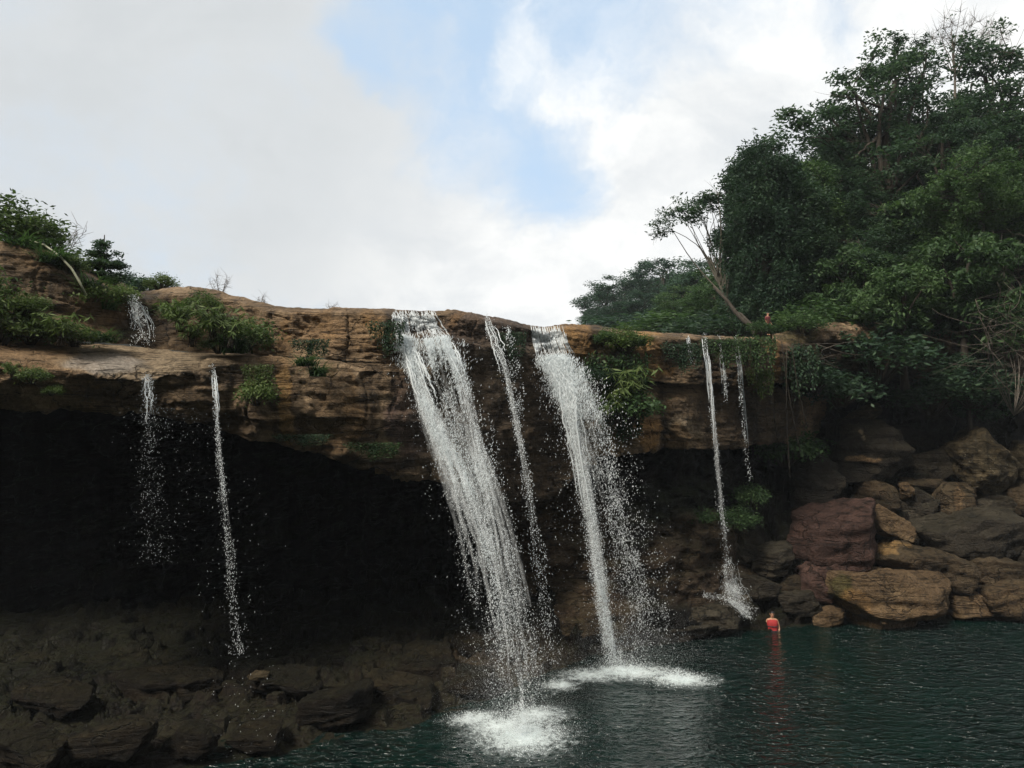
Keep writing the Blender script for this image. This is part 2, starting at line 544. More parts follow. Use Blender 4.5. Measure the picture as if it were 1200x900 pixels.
def pool_mat():
    m, t, out = new_mat('pool_surface')
    pos = t.n('ShaderNodeNewGeometry').outputs['Position']
    w1 = t.noise(t.scale(pos, (0.7, 1.3, 1.0)), 2.6, 2.0, 0.5, 0.8)
    w2 = t.noise(t.scale(pos, (0.8, 1.3, 1.0)), 6.0, 3.0, 0.55, 0.4)
    w3 = t.noise(pos, 0.5, 2.0, 0.5)
    h = t.m('ADD', t.m('MULTIPLY', t.m('POWER', t.ss(w1, 0.25, 0.85), 2.2), 1.0), t.m('MULTIPLY', t.m('POWER', t.ss(w2, 0.25, 0.85), 2.2), 0.36))
    calm = t.ss(t.noise(t.scale(pos, (1.0, 0.5, 1.0)), 0.22, 2.0, 0.5), 0.32, 0.62, 0.35, 1.2)
    h = t.m('MULTIPLY', h, calm)
    bp = t.n('ShaderNodeBump', None, Strength=1.0, Distance=0.31, Height=h)
    b = t.n('ShaderNodeBsdfPrincipled', None, Base_Color=t.ramp(w3, ((0.3, (0.0007, 0.0076, 0.0060)), (0.7, (0.0012, 0.0118, 0.0090)))), Roughness=0.03, IOR=1.33)
    t.put(b.inputs['Normal'], bp)
    t.put(out.inputs[0], b)
    return m


M['pool'] = pool_mat()

# ------------------------------------------------------------------ the rock: cliff bands, cave wall, shelf
TINTS = {  # rock stains plus painted sheen and shade on ledges: px, py, rx, ry, colour, strength
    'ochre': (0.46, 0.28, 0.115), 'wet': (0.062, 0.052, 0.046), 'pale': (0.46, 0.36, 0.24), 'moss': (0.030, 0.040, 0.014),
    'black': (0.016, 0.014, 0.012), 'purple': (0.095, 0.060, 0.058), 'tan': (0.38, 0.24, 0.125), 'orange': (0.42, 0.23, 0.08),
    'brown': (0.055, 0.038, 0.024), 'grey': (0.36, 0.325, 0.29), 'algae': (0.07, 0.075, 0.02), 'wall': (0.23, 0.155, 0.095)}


def stains_and_light(v, blobs):
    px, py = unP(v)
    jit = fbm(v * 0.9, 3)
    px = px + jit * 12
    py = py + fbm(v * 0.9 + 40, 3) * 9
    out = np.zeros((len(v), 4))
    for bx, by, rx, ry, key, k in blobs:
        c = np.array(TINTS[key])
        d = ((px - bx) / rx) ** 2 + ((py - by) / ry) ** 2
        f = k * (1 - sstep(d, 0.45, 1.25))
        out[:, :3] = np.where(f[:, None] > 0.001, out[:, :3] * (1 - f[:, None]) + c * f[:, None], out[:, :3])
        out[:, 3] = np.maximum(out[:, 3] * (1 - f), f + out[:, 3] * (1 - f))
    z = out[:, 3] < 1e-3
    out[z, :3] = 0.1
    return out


def strata(p, big=0.3, layer=0.16, fine=0.05, freq=1.0):
    """displacement that reads as bedded rock: bulges, protruding beds, grain"""
    warp = fbm(p * np.array([0.22, 0.22, 0.3]), 3)
    zz = p[:, 2] * 1.0 + warp * 0.40 + 0.05 * p[:, 0]
    k = np.zeros((len(p), 3))
    k[:, 2] = zz * 1.7 * freq
    k[:, 0] = p[:, 0] * 0.22
    b1 = perlin(k)
    k2 = k * 2.9 + 9
    k2[:, 0] = p[:, 0] * 0.7
    b2 = perlin(k2)
    pres = sstep(fbm(p * np.array([0.5, 0.5, 0.4]) + 77, 3), -0.35, 0.45)     # beds show only here and there
    bed = np.tanh(b1 * 5) * 0.55 + np.tanh(b2 * 4) * 0.30 * pres
    q = p * np.array([0.45, 0.45, 0.6])
    w2 = p + 0.5 * np.stack([fbm(p * 0.7 + 5, 2), fbm(p * 0.7 + 15, 2), fbm(p * 0.7 + 25, 2)], -1)
    blocks = np.tanh(fbm(w2 * np.array([0.75, 0.75, 0.55]) + 31, 3) * 3.5)
    ridge = 1 - np.abs(perlin(w2 * np.array([1.1, 1.1, 1.9]) + 61)) - np.abs(perlin(w2 * np.array([2.3, 2.3, 3.6]) + 91)) * 0.5
    notch = np.exp(-(b1 / 0.07) ** 2) * pres + 0.6 * np.exp(-(b2 / 0.09) ** 2) * (1 - pres)
    joint = np.exp(-(perlin(w2 * np.array([0.55, 0.55, 0.12]) + 131) / 0.025) ** 2)
    chips = np.abs(fbm(p * np.array([3.0, 3.0, 4.5]) + 7, 4))
    return (big * fbm(q, 4) + layer * bed * (0.3 + 0.5 * pres) + layer * 0.75 * blocks + layer * 0.6 * (ridge - 0.6)
            - layer * 0.8 * notch - layer * 0.7 * joint + fine * (2.2 * chips + fbm(p * 7.5, 3) * 0.6))


def grid_faces(ns, nv, flip=False):
    i = np.arange(ns - 1)[:, None] * nv
    j = np.arange(nv - 1)[None, :]
    q = np.stack([i + j, i + nv + j, i + nv + j + 1, i + j + 1], -1).reshape(-1, 4)
    return q[:, ::-1] if flip else q


def grid_normals(g):
    du = np.gradient(g, axis=0)
    dv = np.gradient(g, axis=1)
    n = np.cross(du, dv)
    n /= np.linalg.norm(n, axis=2, keepdims=True) + 1e-9
    return n


ROCKS = []


def slab(name, st, ns, seg, back=6.0, mat=None, blobs=(), amp=(0.3, 0.16, 0.05), back_top=True, under=9.0, wob=0.5, freq=1.0):
    """st rows: px, d, then (py, depth offset) for every profile point from the upper back edge down the face"""
    st = np.array(st, float)
    K = (st.shape[1] - 2) // 2
    s = np.linspace(st[0, 0], st[-1, 0], ns)
    col = [np.interp(s, st[:, 0], st[:, c]) for c in range(st.shape[1])]
    ker = np.ones(9) / 9
    col = [c if k == 0 else np.convolve(np.pad(c, 4, 'edge'), ker, 'valid') for k, c in enumerate(col)]
    rows = []
    pts = [P(s, col[2 + 2 * k], col[1] + col[3 + 2 * k]) for k in range(K)]
    first, last = pts[0], pts[-1]
    if back_top:
        rows += [first + np.array([0, b, -0.03 * b]) for b in (back, back * 0.45, back * 0.15)]
    for k in range(K - 1):
        tt = np.linspace(0, 1, seg[k], endpoint=False)
        rows += [pts[k] * (1 - a) + pts[k + 1] * a for a in tt]
    rows.append(last)
    if under:
        rows += [last + np.array([0, b, 0.10 * b]) for b in (0.25, 0.7, 1.4, 2.6, 4.5, under)]
    g = np.stack(rows, 1)
    n = grid_normals(g)
    mid = g.reshape(-1, 3).mean(0)
    sgn = np.sign((n * (np.array([0, 0, CAMZ]) - g)).sum(2).mean())
    n = n * sgn
    flat = g.reshape(-1, 3)
    d = strata(flat, *amp, freq=freq).reshape(g.shape[:2])
    if back_top:                                   # water-worn top: the lip itself is nearly even
        damp = np.ones(g.shape[1])
        nb = 3 + seg[0]
        damp[:nb] = 0.30
        damp[nb:nb + 5] = np.linspace(0.30, 1, 5)
        d = d * damp[None, :]
    g2 = g + n * d[..., None]
    v = g2.reshape(-1, 3)
    me = make_mesh(name, v, grid_faces(ns, g.shape[1], sgn > 0))
    set_tint(me, stains_and_light(v, blobs))
    ROCKS.append((v, grid_faces(ns, g.shape[1])))
    o = link(name, me, mat or M['cliff'])
    return tag(o, kind='structure')


# left upper band (stands back on the ledge)
A = [  # px, d, top py/off, shoulder, face foot
    (-150, 20.6, 276, .5, 290, 0, 398, -.3), (0, 21.5, 282, .5, 296, 0, 397, -.3), (40, 22.0, 288, .5, 300, 0, 398, -.3), (85, 22.6, 316, .5, 326, 0, 400, -.3),
    (118, 23.2, 332, .5, 340, 0, 402, -.3), (145, 24.0, 345, .4, 352, 0, 407, -.5), (180, 24.2, 341, .4, 350, 0, 410, -.5), (205, 23.9, 335, .4, 344, 0, 410, -.4),
    (250, 23.6, 340, .4, 348, 0, 412, -.3), (290, 23.4, 350, .4, 358, 0, 414, -.3), (325, 23.3, 360, .3, 366, 0, 418, -.3), (400, 23.6, 361, .3, 367, 0, 423, -.3),
    (450, 23.9, 362, .3, 368, 0, 426, -.3), (480, 24.4, 365, .4, 372, .2, 428, 0)]
slab('rock_cliff', A, 420, (6, 60), back=5, under=0, amp=(0.18, 0.10, 0.032), blobs=[
    (50, 330, 75, 50, 'brown', .55), (60, 300, 60, 18, 'tan', .5), (170, 375, 42, 45, 'black', .8), (160, 350, 20, 16, 'wet', .8), (225, 375, 50, 45, 'brown', .5), (420, 390, 60, 30, 'tan', .8), (440, 375, 8, 30, 'orange', .5), (380, 380, 7, 26, 'orange', .5), (360, 385, 40, 26, 'tan', .65), (330, 400, 16, 28, 'orange', .5),
    (465, 380, 14, 34, 'wet', .8), (300, 385, 25, 30, 'tan', .3), (110, 370, 40, 30, 'tan', .55)])

B = [  # the long ledge that overhangs the cave
    (-150, 18.0, 392, 2.6, 420, .35, 428, 0, 450, .25, 472, .9), (0, 19.3, 390, 2.6, 418, .35, 425, 0, 450, .25, 476, .9), (50, 19.7, 395, 2.5, 425, .35, 433, 0, 458, .25, 483, .9),
    (100, 20.2, 403, 2.5, 430, .35, 438, 0, 462, .2, 488, .8), (170, 20.8, 409, 2.5, 433, .3, 441, 0, 458, .25, 480, .8), (215, 21.1, 411, 2.4, 429, .3, 436, 0, 465, .2, 492, .7),
    (250, 21.4, 412, 2.2, 422, .3, 429, 0, 470, .15, 505, .6), (290, 21.7, 414, 1.9, 419, .3, 426, 0, 470, .1, 515, .5), (330, 22.0, 418, 1.6, 420, .3, 427, 0, 475, 0, 524, .4),
    (370, 22.3, 421, 1.4, 424, .3, 431, 0, 485, -.05, 534, .4), (420, 22.8, 424, 1.2, 427, .3, 434, 0, 495, -.05, 548, .4), (460, 23.3, 424, 1.1, 427, .3, 434, 0, 500, 0, 555, .5),
    (505, 24.1, 421, 1.0, 425, .3, 434, 0, 505, .1, 558, .6)]
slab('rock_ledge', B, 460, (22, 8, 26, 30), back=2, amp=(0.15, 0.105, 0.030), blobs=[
    (60, 415, 120, 30, 'tan', .8), (160, 422, 95, 24, 'pale', .8), (125, 426, 46, 14, 'grey', .75), (250, 420, 80, 12, 'pale', .5), (40, 440, 70, 16, 'tan', .4), (180, 462, 90, 14, 'brown', .6),  # pale and grey patches paint wet sheen and light on the ledge top
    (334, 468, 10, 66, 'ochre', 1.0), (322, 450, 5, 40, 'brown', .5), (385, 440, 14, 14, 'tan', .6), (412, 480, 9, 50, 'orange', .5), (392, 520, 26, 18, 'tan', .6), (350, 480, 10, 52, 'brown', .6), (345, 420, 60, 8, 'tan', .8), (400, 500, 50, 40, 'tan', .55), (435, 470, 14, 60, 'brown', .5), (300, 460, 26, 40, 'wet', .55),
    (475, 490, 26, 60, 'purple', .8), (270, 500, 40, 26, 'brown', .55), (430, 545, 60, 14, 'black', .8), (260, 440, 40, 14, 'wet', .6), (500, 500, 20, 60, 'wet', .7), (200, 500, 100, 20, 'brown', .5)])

C = [  # centre face under the two main falls
    (440, 23.9, 362, .8, 367, .5, 396, .45, 401, .1, 480, .25, 553, .6), (465, 24.0, 363, .8, 369, .5, 394, .45, 400, -.1, 480, .1, 557, .5), (500, 24.3, 364, .8, 370, .5, 393, .45, 400, -.2, 490, .1, 564, .5), (530, 24.8, 363, .8, 369, .5, 394, .4, 401, -.1, 495, .1, 572, .5),
    (560, 25.4, 368, .8, 374, .4, 398, .35, 404, 0, 500, .1, 583, .5), (600, 26.4, 376, .8, 382, .3, 403, .3, 408, 0, 500, .1, 590, .5), (640, 27.6, 383, .8, 389, .3, 408, .3, 414, 0, 500, .1, 582, .5),
    (665, 28.2, 379, .8, 386, .2, 408, .1, 414, .1, 490, .2, 562, .6), (700, 29.0, 382, .8, 388, .2, 410, .2, 418, .3, 480, .5, 545, .9)]
slab('rock_cliff', C, 300, (6, 24, 6, 40, 40), back=4, amp=(0.20, 0.11, 0.038), under=6, blobs=[
    (485, 378, 26, 26, 'wet', .8), (575, 385, 70, 26, 'purple', .7), (600, 400, 70, 30, 'wet', .6), (590, 480, 80, 90, 'wet', .75), (600, 430, 26, 24, 'moss', .6), (650, 480, 50, 90, 'brown', .75), (520, 445, 22, 30, 'moss', .6),
    (490, 470, 30, 70, 'wet', .6), (600, 555, 70, 40, 'brown', .8), (668, 398, 16, 26, 'orange', .85), (460, 410, 18, 34, 'black', .7), (690, 450, 26, 60, 'moss', .5), (537, 372, 8, 14, 'orange', .4), (640, 585, 60, 26, 'black', .7)])

D1 = [  # right, upper band
    (660, 28.0, 379, .6, 386, 0, 445, .2), (700, 28.8, 381, .6, 388, 0, 452, .2), (740, 29.4, 388, .6, 394, 0, 448, .2), (770, 30.0, 391, .6, 396, 0, 447, .3), (800, 30.5, 392, .6, 396, 0, 449, .3),
    (850, 31.3, 393, .6, 397, 0, 452, .3), (895, 32.0, 396, .6, 401, 0, 452, .3), (925, 33.0, 402, .6, 408, 0, 448, .4), (955, 35.2, 406, .6, 412, 0, 442, .5), (985, 38.6, 414, .6, 420, 0, 446, .5), (1010, 42, 420, .6, 426, 0, 450, .5)]
slab('rock_cliff', D1, 260, (6, 46), back=5, amp=(0.18, 0.085, 0.035), under=5, blobs=[
    (675, 400, 20, 30, 'orange', .85), (700, 395, 12, 30, 'black', .7), (735, 398, 40, 18, 'algae', .55), (762, 405, 26, 20, 'orange', .8), (766, 438, 16, 16, 'orange', .85), (720, 430, 26, 30, 'moss', .7), (790, 415, 22, 30, 'black', .6),
    (850, 425, 70, 34, 'black', .75), (850, 410, 60, 16, 'moss', .6), (908, 420, 10, 30, 'orange', .75), (930, 425, 18, 30, 'brown', .7)])
D2 = [  # right, lower band
    (685, 29.2, 442, .9, 452, .2, 500, 0, 540, .4), (730, 29.7, 444, .9, 456, .2, 500, 0, 531, .4), (755, 30.0, 450, .9, 462, .1, 500, -.2, 528, .3), (775, 30.5, 450, .9, 462, .5, 500, .5, 526, .6), (800, 30.8, 450, .9, 465, .2, 500, -.1, 527, .3),
    (830, 31.5, 450, .9, 466, .4, 500, .3, 526, .5), (870, 32.4, 452, .9, 468, .3, 500, .3, 524, .5), (905, 33.4, 454, .9, 468, .3, 498, .3, 520, .6), (930, 35.0, 458, .9, 470, .3, 498, .3, 518, .6), (960, 38.6, 460, .9, 472, .3, 498, .3, 518, .6), (985, 42, 462, .9, 474, .3, 498, .3, 518, .6)]
slab('rock_cliff', D2, 240, (8, 26, 26), back=4, amp=(0.18, 0.085, 0.035), under=5, blobs=[
    (756, 500, 14, 34, 'orange', .9), (720, 490, 26, 50, 'moss', .7), (800, 502, 26, 14, 'pale', .8), (797, 480, 20, 14, 'brown', .6), (790, 515, 24, 16, 'orange', .5), (775, 490, 7, 40, 'black', .8), (850, 490, 40, 40, 'brown', .85), (900, 490, 40, 40, 'black', .8)])

E = [  # ledges under the trees on the far right
    (905, 33.2, 392, .8, 398, .2, 408, 0, 418, .4, 424, .1, 436, .7), (930, 33.8, 388, .8, 394, .2, 404, 0, 412, .4, 420, 0, 434, .7), (965, 34.8, 380, .8, 386, .2, 398, -.1, 408, .4, 416, 0, 432, .7), (1010, 35.8, 376, .8, 383, .2, 398, -.1, 410, .5, 420, .1, 432, .7),
    (1060, 37.0, 384, .8, 392, .2, 405, 0, 420, .4, 426, .1, 440, .7), (1120, 38.0, 390, .8, 400, .2, 415, 0, 430, .4, 436, .1, 452, .7), (1300, 40.0, 380, .8, 400, .2, 420, 0, 440, .4, 450, .1, 470, .7)]
slab('rock_ledge', E, 220, (5, 10, 8, 8, 12), back=6, amp=(0.22, 0.16, 0.05), under=6, blobs=[
    (960, 400, 60, 24, 'brown', .55), (930, 392, 30, 12, 'algae', .6), (1000, 425, 60, 20, 'black', .8), (1120, 420, 120, 40, 'black', .8)])  # black patches put the dark under the trees into the rock colour

# the wall behind, from the back of the cave to the right hand recess
bx = np.array([-34, -20, -14, -9, -5, -2, 0.5, 3, 6, 9, 12, 16, 22, 30, 45.0])
by = np.array([27, 31, 34.5, 36, 35.5, 33.2, 31.2, 30.9, 32.2, 34.0, 37.5, 40.5, 42, 43, 45.0])
ns, nv = 420, 110
xs = np.linspace(bx[0], bx[-1], ns)
ys = np.convolve(np.pad(np.interp(xs, bx, by), 8, 'edge'), np.ones(17) / 17, 'valid')
zs = np.linspace(-1.2, 11.0, nv)
g = np.zeros((ns, nv, 3))
g[..., 0] = xs[:, None]
g[..., 2] = zs[None, :]
stp = np.clip((5.6 - zs[None, :] - 0.5 * perlin(np.stack([xs * 0.35, xs * 0, xs * 0], -1))[:, None]) / 0.8, 0, 7)      # beds step out towards the pool
stp = np.floor(stp) + sstep(stp - np.floor(stp), 0.0, 0.25)
g[..., 1] = ys[:, None] - 0.26 * stp * sstep(xs, -6, 1)[:, None]
flat = g.reshape(-1, 3)
g[..., 1] -= strata(flat, 0.6, 0.30, 0.09, 0.8).reshape(ns, nv)
v = g.reshape(-1, 3)
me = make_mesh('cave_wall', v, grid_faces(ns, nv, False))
set_tint(me, stains_and_light(v, [(640, 660, 90, 120, 'wall', .75), (830, 600, 80, 40, 'moss', .6), (820, 660, 80, 60, 'wall', .7), (700, 730, 60, 50, 'wall', .7), (690, 740, 50, 20, 'moss', .3)]))
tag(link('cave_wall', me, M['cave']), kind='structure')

# rocky shelf rising out of the pool (cave floor on the left, boulder slope on the right)
SHX = np.array([-24, -14, -11, -8.9, -6.5, -4.9, -3.0, -1.5, 0.0, 2.0, 3.8, 6.5, 9.4, 12.9, 22, 40])
SHY = np.array([16.5, 17.6, 18.3, 19.6, 20.6, 21.6, 22.6, 23.8, 25.7, 28.0, 29.6, 31.0, 32.2, 33.2, 34.0, 35.0])
SLX = np.array([-24, -8, -2, 1.5, 4, 6.5, 10, 14, 24, 40])
SLY = np.array([.08, .10, .22, .55, 1.0, 1.5, 1.5, 1.35, 1.35, 1.3])


def shelf_z(x, y):
    ysh = np.interp(x, SHX, SHY)
    sl = np.interp(x, SLX, SLY)
    t = (y - ysh)
    z = t * sl
    z = np.where(t > 0, np.minimum(z, 8.6 + 0.15 * np.maximum(t - 6, 0)), np.maximum(t * 0.8, -1.5))
    return z


ns, nv = 520, 200
ns, nv = 760, 250
xs = np.concatenate([np.linspace(-24, -15.1, 60), np.linspace(-15, 14, 580), np.linspace(14.1, 40, 120)])
tt = np.concatenate([np.linspace(-1.6, 7, 200), np.linspace(7.1, 13, 50)])
g = np.zeros((ns, nv, 3))
g[..., 0] = xs[:, None]
g[..., 1] = np.interp(xs, SHX, SHY)[:, None] + tt[None, :]
g[..., 2] = shelf_z(g[..., 0], g[..., 1])
flat = g.reshape(-1, 3).copy()
flat0 = flat * np.array([0.8, 0.8, 1.0])
wq = flat0 + 0.4 * np.stack([fbm(flat0 * 0.8 + 5, 3), fbm(flat0 * 0.8 + 15, 3), 0 * flat0[:, 0]], -1)
cell = perlin(wq * np.array([0.9, 1.1, 0]) + 3.3)
dz = (0.40 * np.abs(fbm(flat0 * 0.55, 5)) + 0.26 * np.tanh(fbm(wq * 0.9 + 50, 3) * 6) + 0.16 * np.tanh(fbm(wq * 2.1 + 80, 3) * 6)
      - 0.22 * np.exp(-(cell / 0.05) ** 2) - 0.12 * np.exp(-(perlin(wq * 2.2 + 23) / 0.06) ** 2) + 0.10 * np.abs(fbm(flat0 * 4, 4)))
edge = sstep(g[..., 1] - np.interp(xs, SHX, SHY)[:, None], -0.6, 0.7).reshape(-1)
flat[:, 2] += dz * (0.35 + 0.65 * edge) * (0.62 + 0.38 * sstep(flat[:, 0], -4, 3)) + 0.05
# terraces
tz = flat[:, 2] / 0.42
fr = tz - np.floor(tz)
flat[:, 2] = np.where(edge > 0.2, 0.42 * (np.floor(tz) + sstep(fr, 0.35, 0.75)) * 0.75 + 0.25 * flat[:, 2], flat[:, 2])
flat[:, 1] += 0.3 * fbm(flat * 0.8 + 11, 3)
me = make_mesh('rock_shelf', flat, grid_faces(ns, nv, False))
set_tint(me, stains_and_light(flat, [(330, 830, 220, 60, 'brown', .6), (500, 780, 90, 50, 'brown', .6), (100, 870, 160, 40, 'brown', .5), (820, 670, 80, 60, 'wall', .7), (600, 770, 90, 40, 'wall', .5), (800, 620, 60, 16, 'moss', .5)]))
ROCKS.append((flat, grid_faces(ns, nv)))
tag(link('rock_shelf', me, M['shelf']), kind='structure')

# pool
ns = 2
me = make_mesh('water', [(-60, -30, 0), (70, -30, 0), (70, 48, 0), (-60, 48, 0)], [(0, 1, 2, 3)])
tag(link('water', me, M['pool']), kind='structure')

# ground above the falls and the wooded hill on the right
LX = np.array([-40, -15.5, -12.5, -11, -8, -3, 0, 1.2, 3, 6, 9, 12, 15, 20, 45])
LY = np.array([19, 21.5, 23, 24.5, 23.8, 24.6, 26.4, 27.6, 28.8, 30.2, 32, 35, 37, 39, 44.0])


def hill_z(x, y):
    lip = np.interp(x, LX, LY)
    t = np.maximum(y - lip, 0)
    z = 11.35 + 0.02 * t
    z = z + sstep(x, -9.5, -14) * 1.4 
    rise = sstep(x - 0.22 * (y - 32), 6, 20) * 0.62
    z = z + rise * np.minimum(np.maximum(t - 1.5, 0), 34) - 0.5 * sstep(t, 3, 0)
    return z


ns, nv = 260, 110
xs = np.concatenate([np.linspace(-90, -24, 30), np.linspace(-23, 45, 190), np.linspace(46, 130, 40)])
tt = 1.0 + 150 * np.linspace(0, 1, nv) ** 2.2
g = np.zeros((ns, nv, 3))
g[..., 0] = xs[:, None]
g[..., 1] = np.interp(xs, LX, LY)[:, None] + tt[None, :]
g[..., 2] = hill_z(g[..., 0], g[..., 1])
flat = g.reshape(-1, 3)
flat[:, 2] += 0.12 * fbm(flat * 0.4, 4) - 0.15
tag(link('hills', make_mesh('hills', flat, grid_faces(ns, nv, False)), M['soil']), kind='structure')

# unseen near gorge side, added and steepened to keep skylight off the cave
ns, nv = 150, 120
xs = np.linspace(-95, 95, ns)
ys = np.linspace(-88, 16, nv)
g = np.zeros((ns, nv, 3))
g[..., 0] = xs[:, None]
g[..., 1] = ys[None, :]
X, Y = g[..., 0], g[..., 1]
back = 7.0 + 1.25 * np.maximum(-Y - 5, 0)
side = 1.3 * np.maximum(np.abs(X) - 21, 0) - 1.5
z = np.where(Y < 1.2, np.maximum(back, side), side)
g[..., 2] = np.minimum(z, 66)
flat = g.reshape(-1, 3)
flat[:, 2] += np.where(flat[:, 2] > 8, 1.6 * fbm(flat * 0.16, 5), 0)
tag(link('added_sky_block_slope', make_mesh('added_sky_block_slope', flat, grid_faces(ns, nv, False)), M['soil']), kind='structure')

# ------------------------------------------------------------------ boulders
def sphere_grid(n):
    """cube-sphere: even quads"""
    vs, qs, off = [], [], 0
    lin = np.tan(np.linspace(-1, 1, n) * math.pi / 4)
    a, b = np.meshgrid(lin, lin, indexing='ij')
    one = np.ones_like(a)
    for f in ((one, a, b), (-one, b, a), (b, one, a), (a, -one, b), (a, b, one), (b, a, -one)):
        p = np.stack(f, -1).reshape(-1, 3)
        vs.append(p / np.linalg.norm(p, axis=1, keepdims=True))
        qs.append(grid_faces(n, n) + off)
        off += n * n
    v, q = np.concatenate(vs), np.concatenate(qs)
    key = np.round(v * 1e5).astype(np.int64)
    _, idx, inv = np.unique(key, axis=0, return_index=True, return_inverse=True)
    return v[idx], inv.reshape(-1)[q]


_SPH = {n: sphere_grid(n) for n in (14, 26, 44)}


def boulder(label, px, py, hw, hh, d, mat, tilt=0.0, depth=0.9, seed=0, facets=9, n=26, blobs=(), group='boulders piled beside the pool', box=0.35, pos=None, layer=0.05):
    """a faceted block: rounded half-space cuts on a cube-sphere, then beds and grain"""
    r = np.random.default_rng(seed * 31 + 5)
    v, q = _SPH[n]
    nrm = r.normal(size=(facets, 3))
    nrm /= np.linalg.norm(nrm, axis=1, keepdims=True)
    axes = np.concatenate([np.eye(3), -np.eye(3)]) + r.normal(size=(6, 3)) * 0.16
    axes /= np.linalg.norm(axes, axis=1, keepdims=True)
    nrm = np.concatenate([nrm, axes])
    dist = np.concatenate([r.uniform(0.80, 1.12, facets), r.uniform(0.86, 1.0, 6)])
    dots = v @ nrm.T
    rad = np.where(dots > 0.05, dist[None, :] / np.maximum(dots, 0.05), 9.0)
    p = 26.0
    rr = (np.sum(rad ** -p, axis=1)) ** (-1 / p)
    u = v * rr[:, None]
    lo, hi = u.min(0), u.max(0)
    u = (u - (lo + hi) / 2) / ((hi - lo) / 2)
    size = np.array([hw / F * d, depth * (hw + hh) / 2 / F * d, hh / F * d])
    u = u * size
    m = size.mean()
    nn = u / (np.linalg.norm(u, axis=1, keepdims=True) + 1e-9)
    o = r.uniform(0, 50, 3)
    dsp = 0.10 * m * fbm(u / m * 0.9 + o, 3) + 0.05 * m * np.tanh(fbm(u / m * 2.0 + o, 4) * 2.5)
    dsp += layer * m * np.tanh(perlin(np.stack([u[:, 0] * 0.3, u[:, 1] * 0.3, u[:, 2] / m * 4.0], -1) + o) * 3) + 0.016 * m * fbm(u / m * 7 + o, 3)
    u = u + nn * dsp[:, None]
    c, s_ = math.cos(R(tilt)), math.sin(R(tilt))
    u = np.stack([u[:, 0] * c + u[:, 2] * s_, u[:, 1], -u[:, 0] * s_ + u[:, 2] * c], -1)
    loc = P(px, py, d) if pos is None else np.array(pos)
    me = make_mesh('boulder', u, q)
    set_tint(me, stains_and_light(u + loc, blobs))
    ROCKS.append((u + loc, q))
    ob = link('boulder', me, M[mat])
    ob.location = loc
    tag(ob, label, 'boulder', group)
    return ob


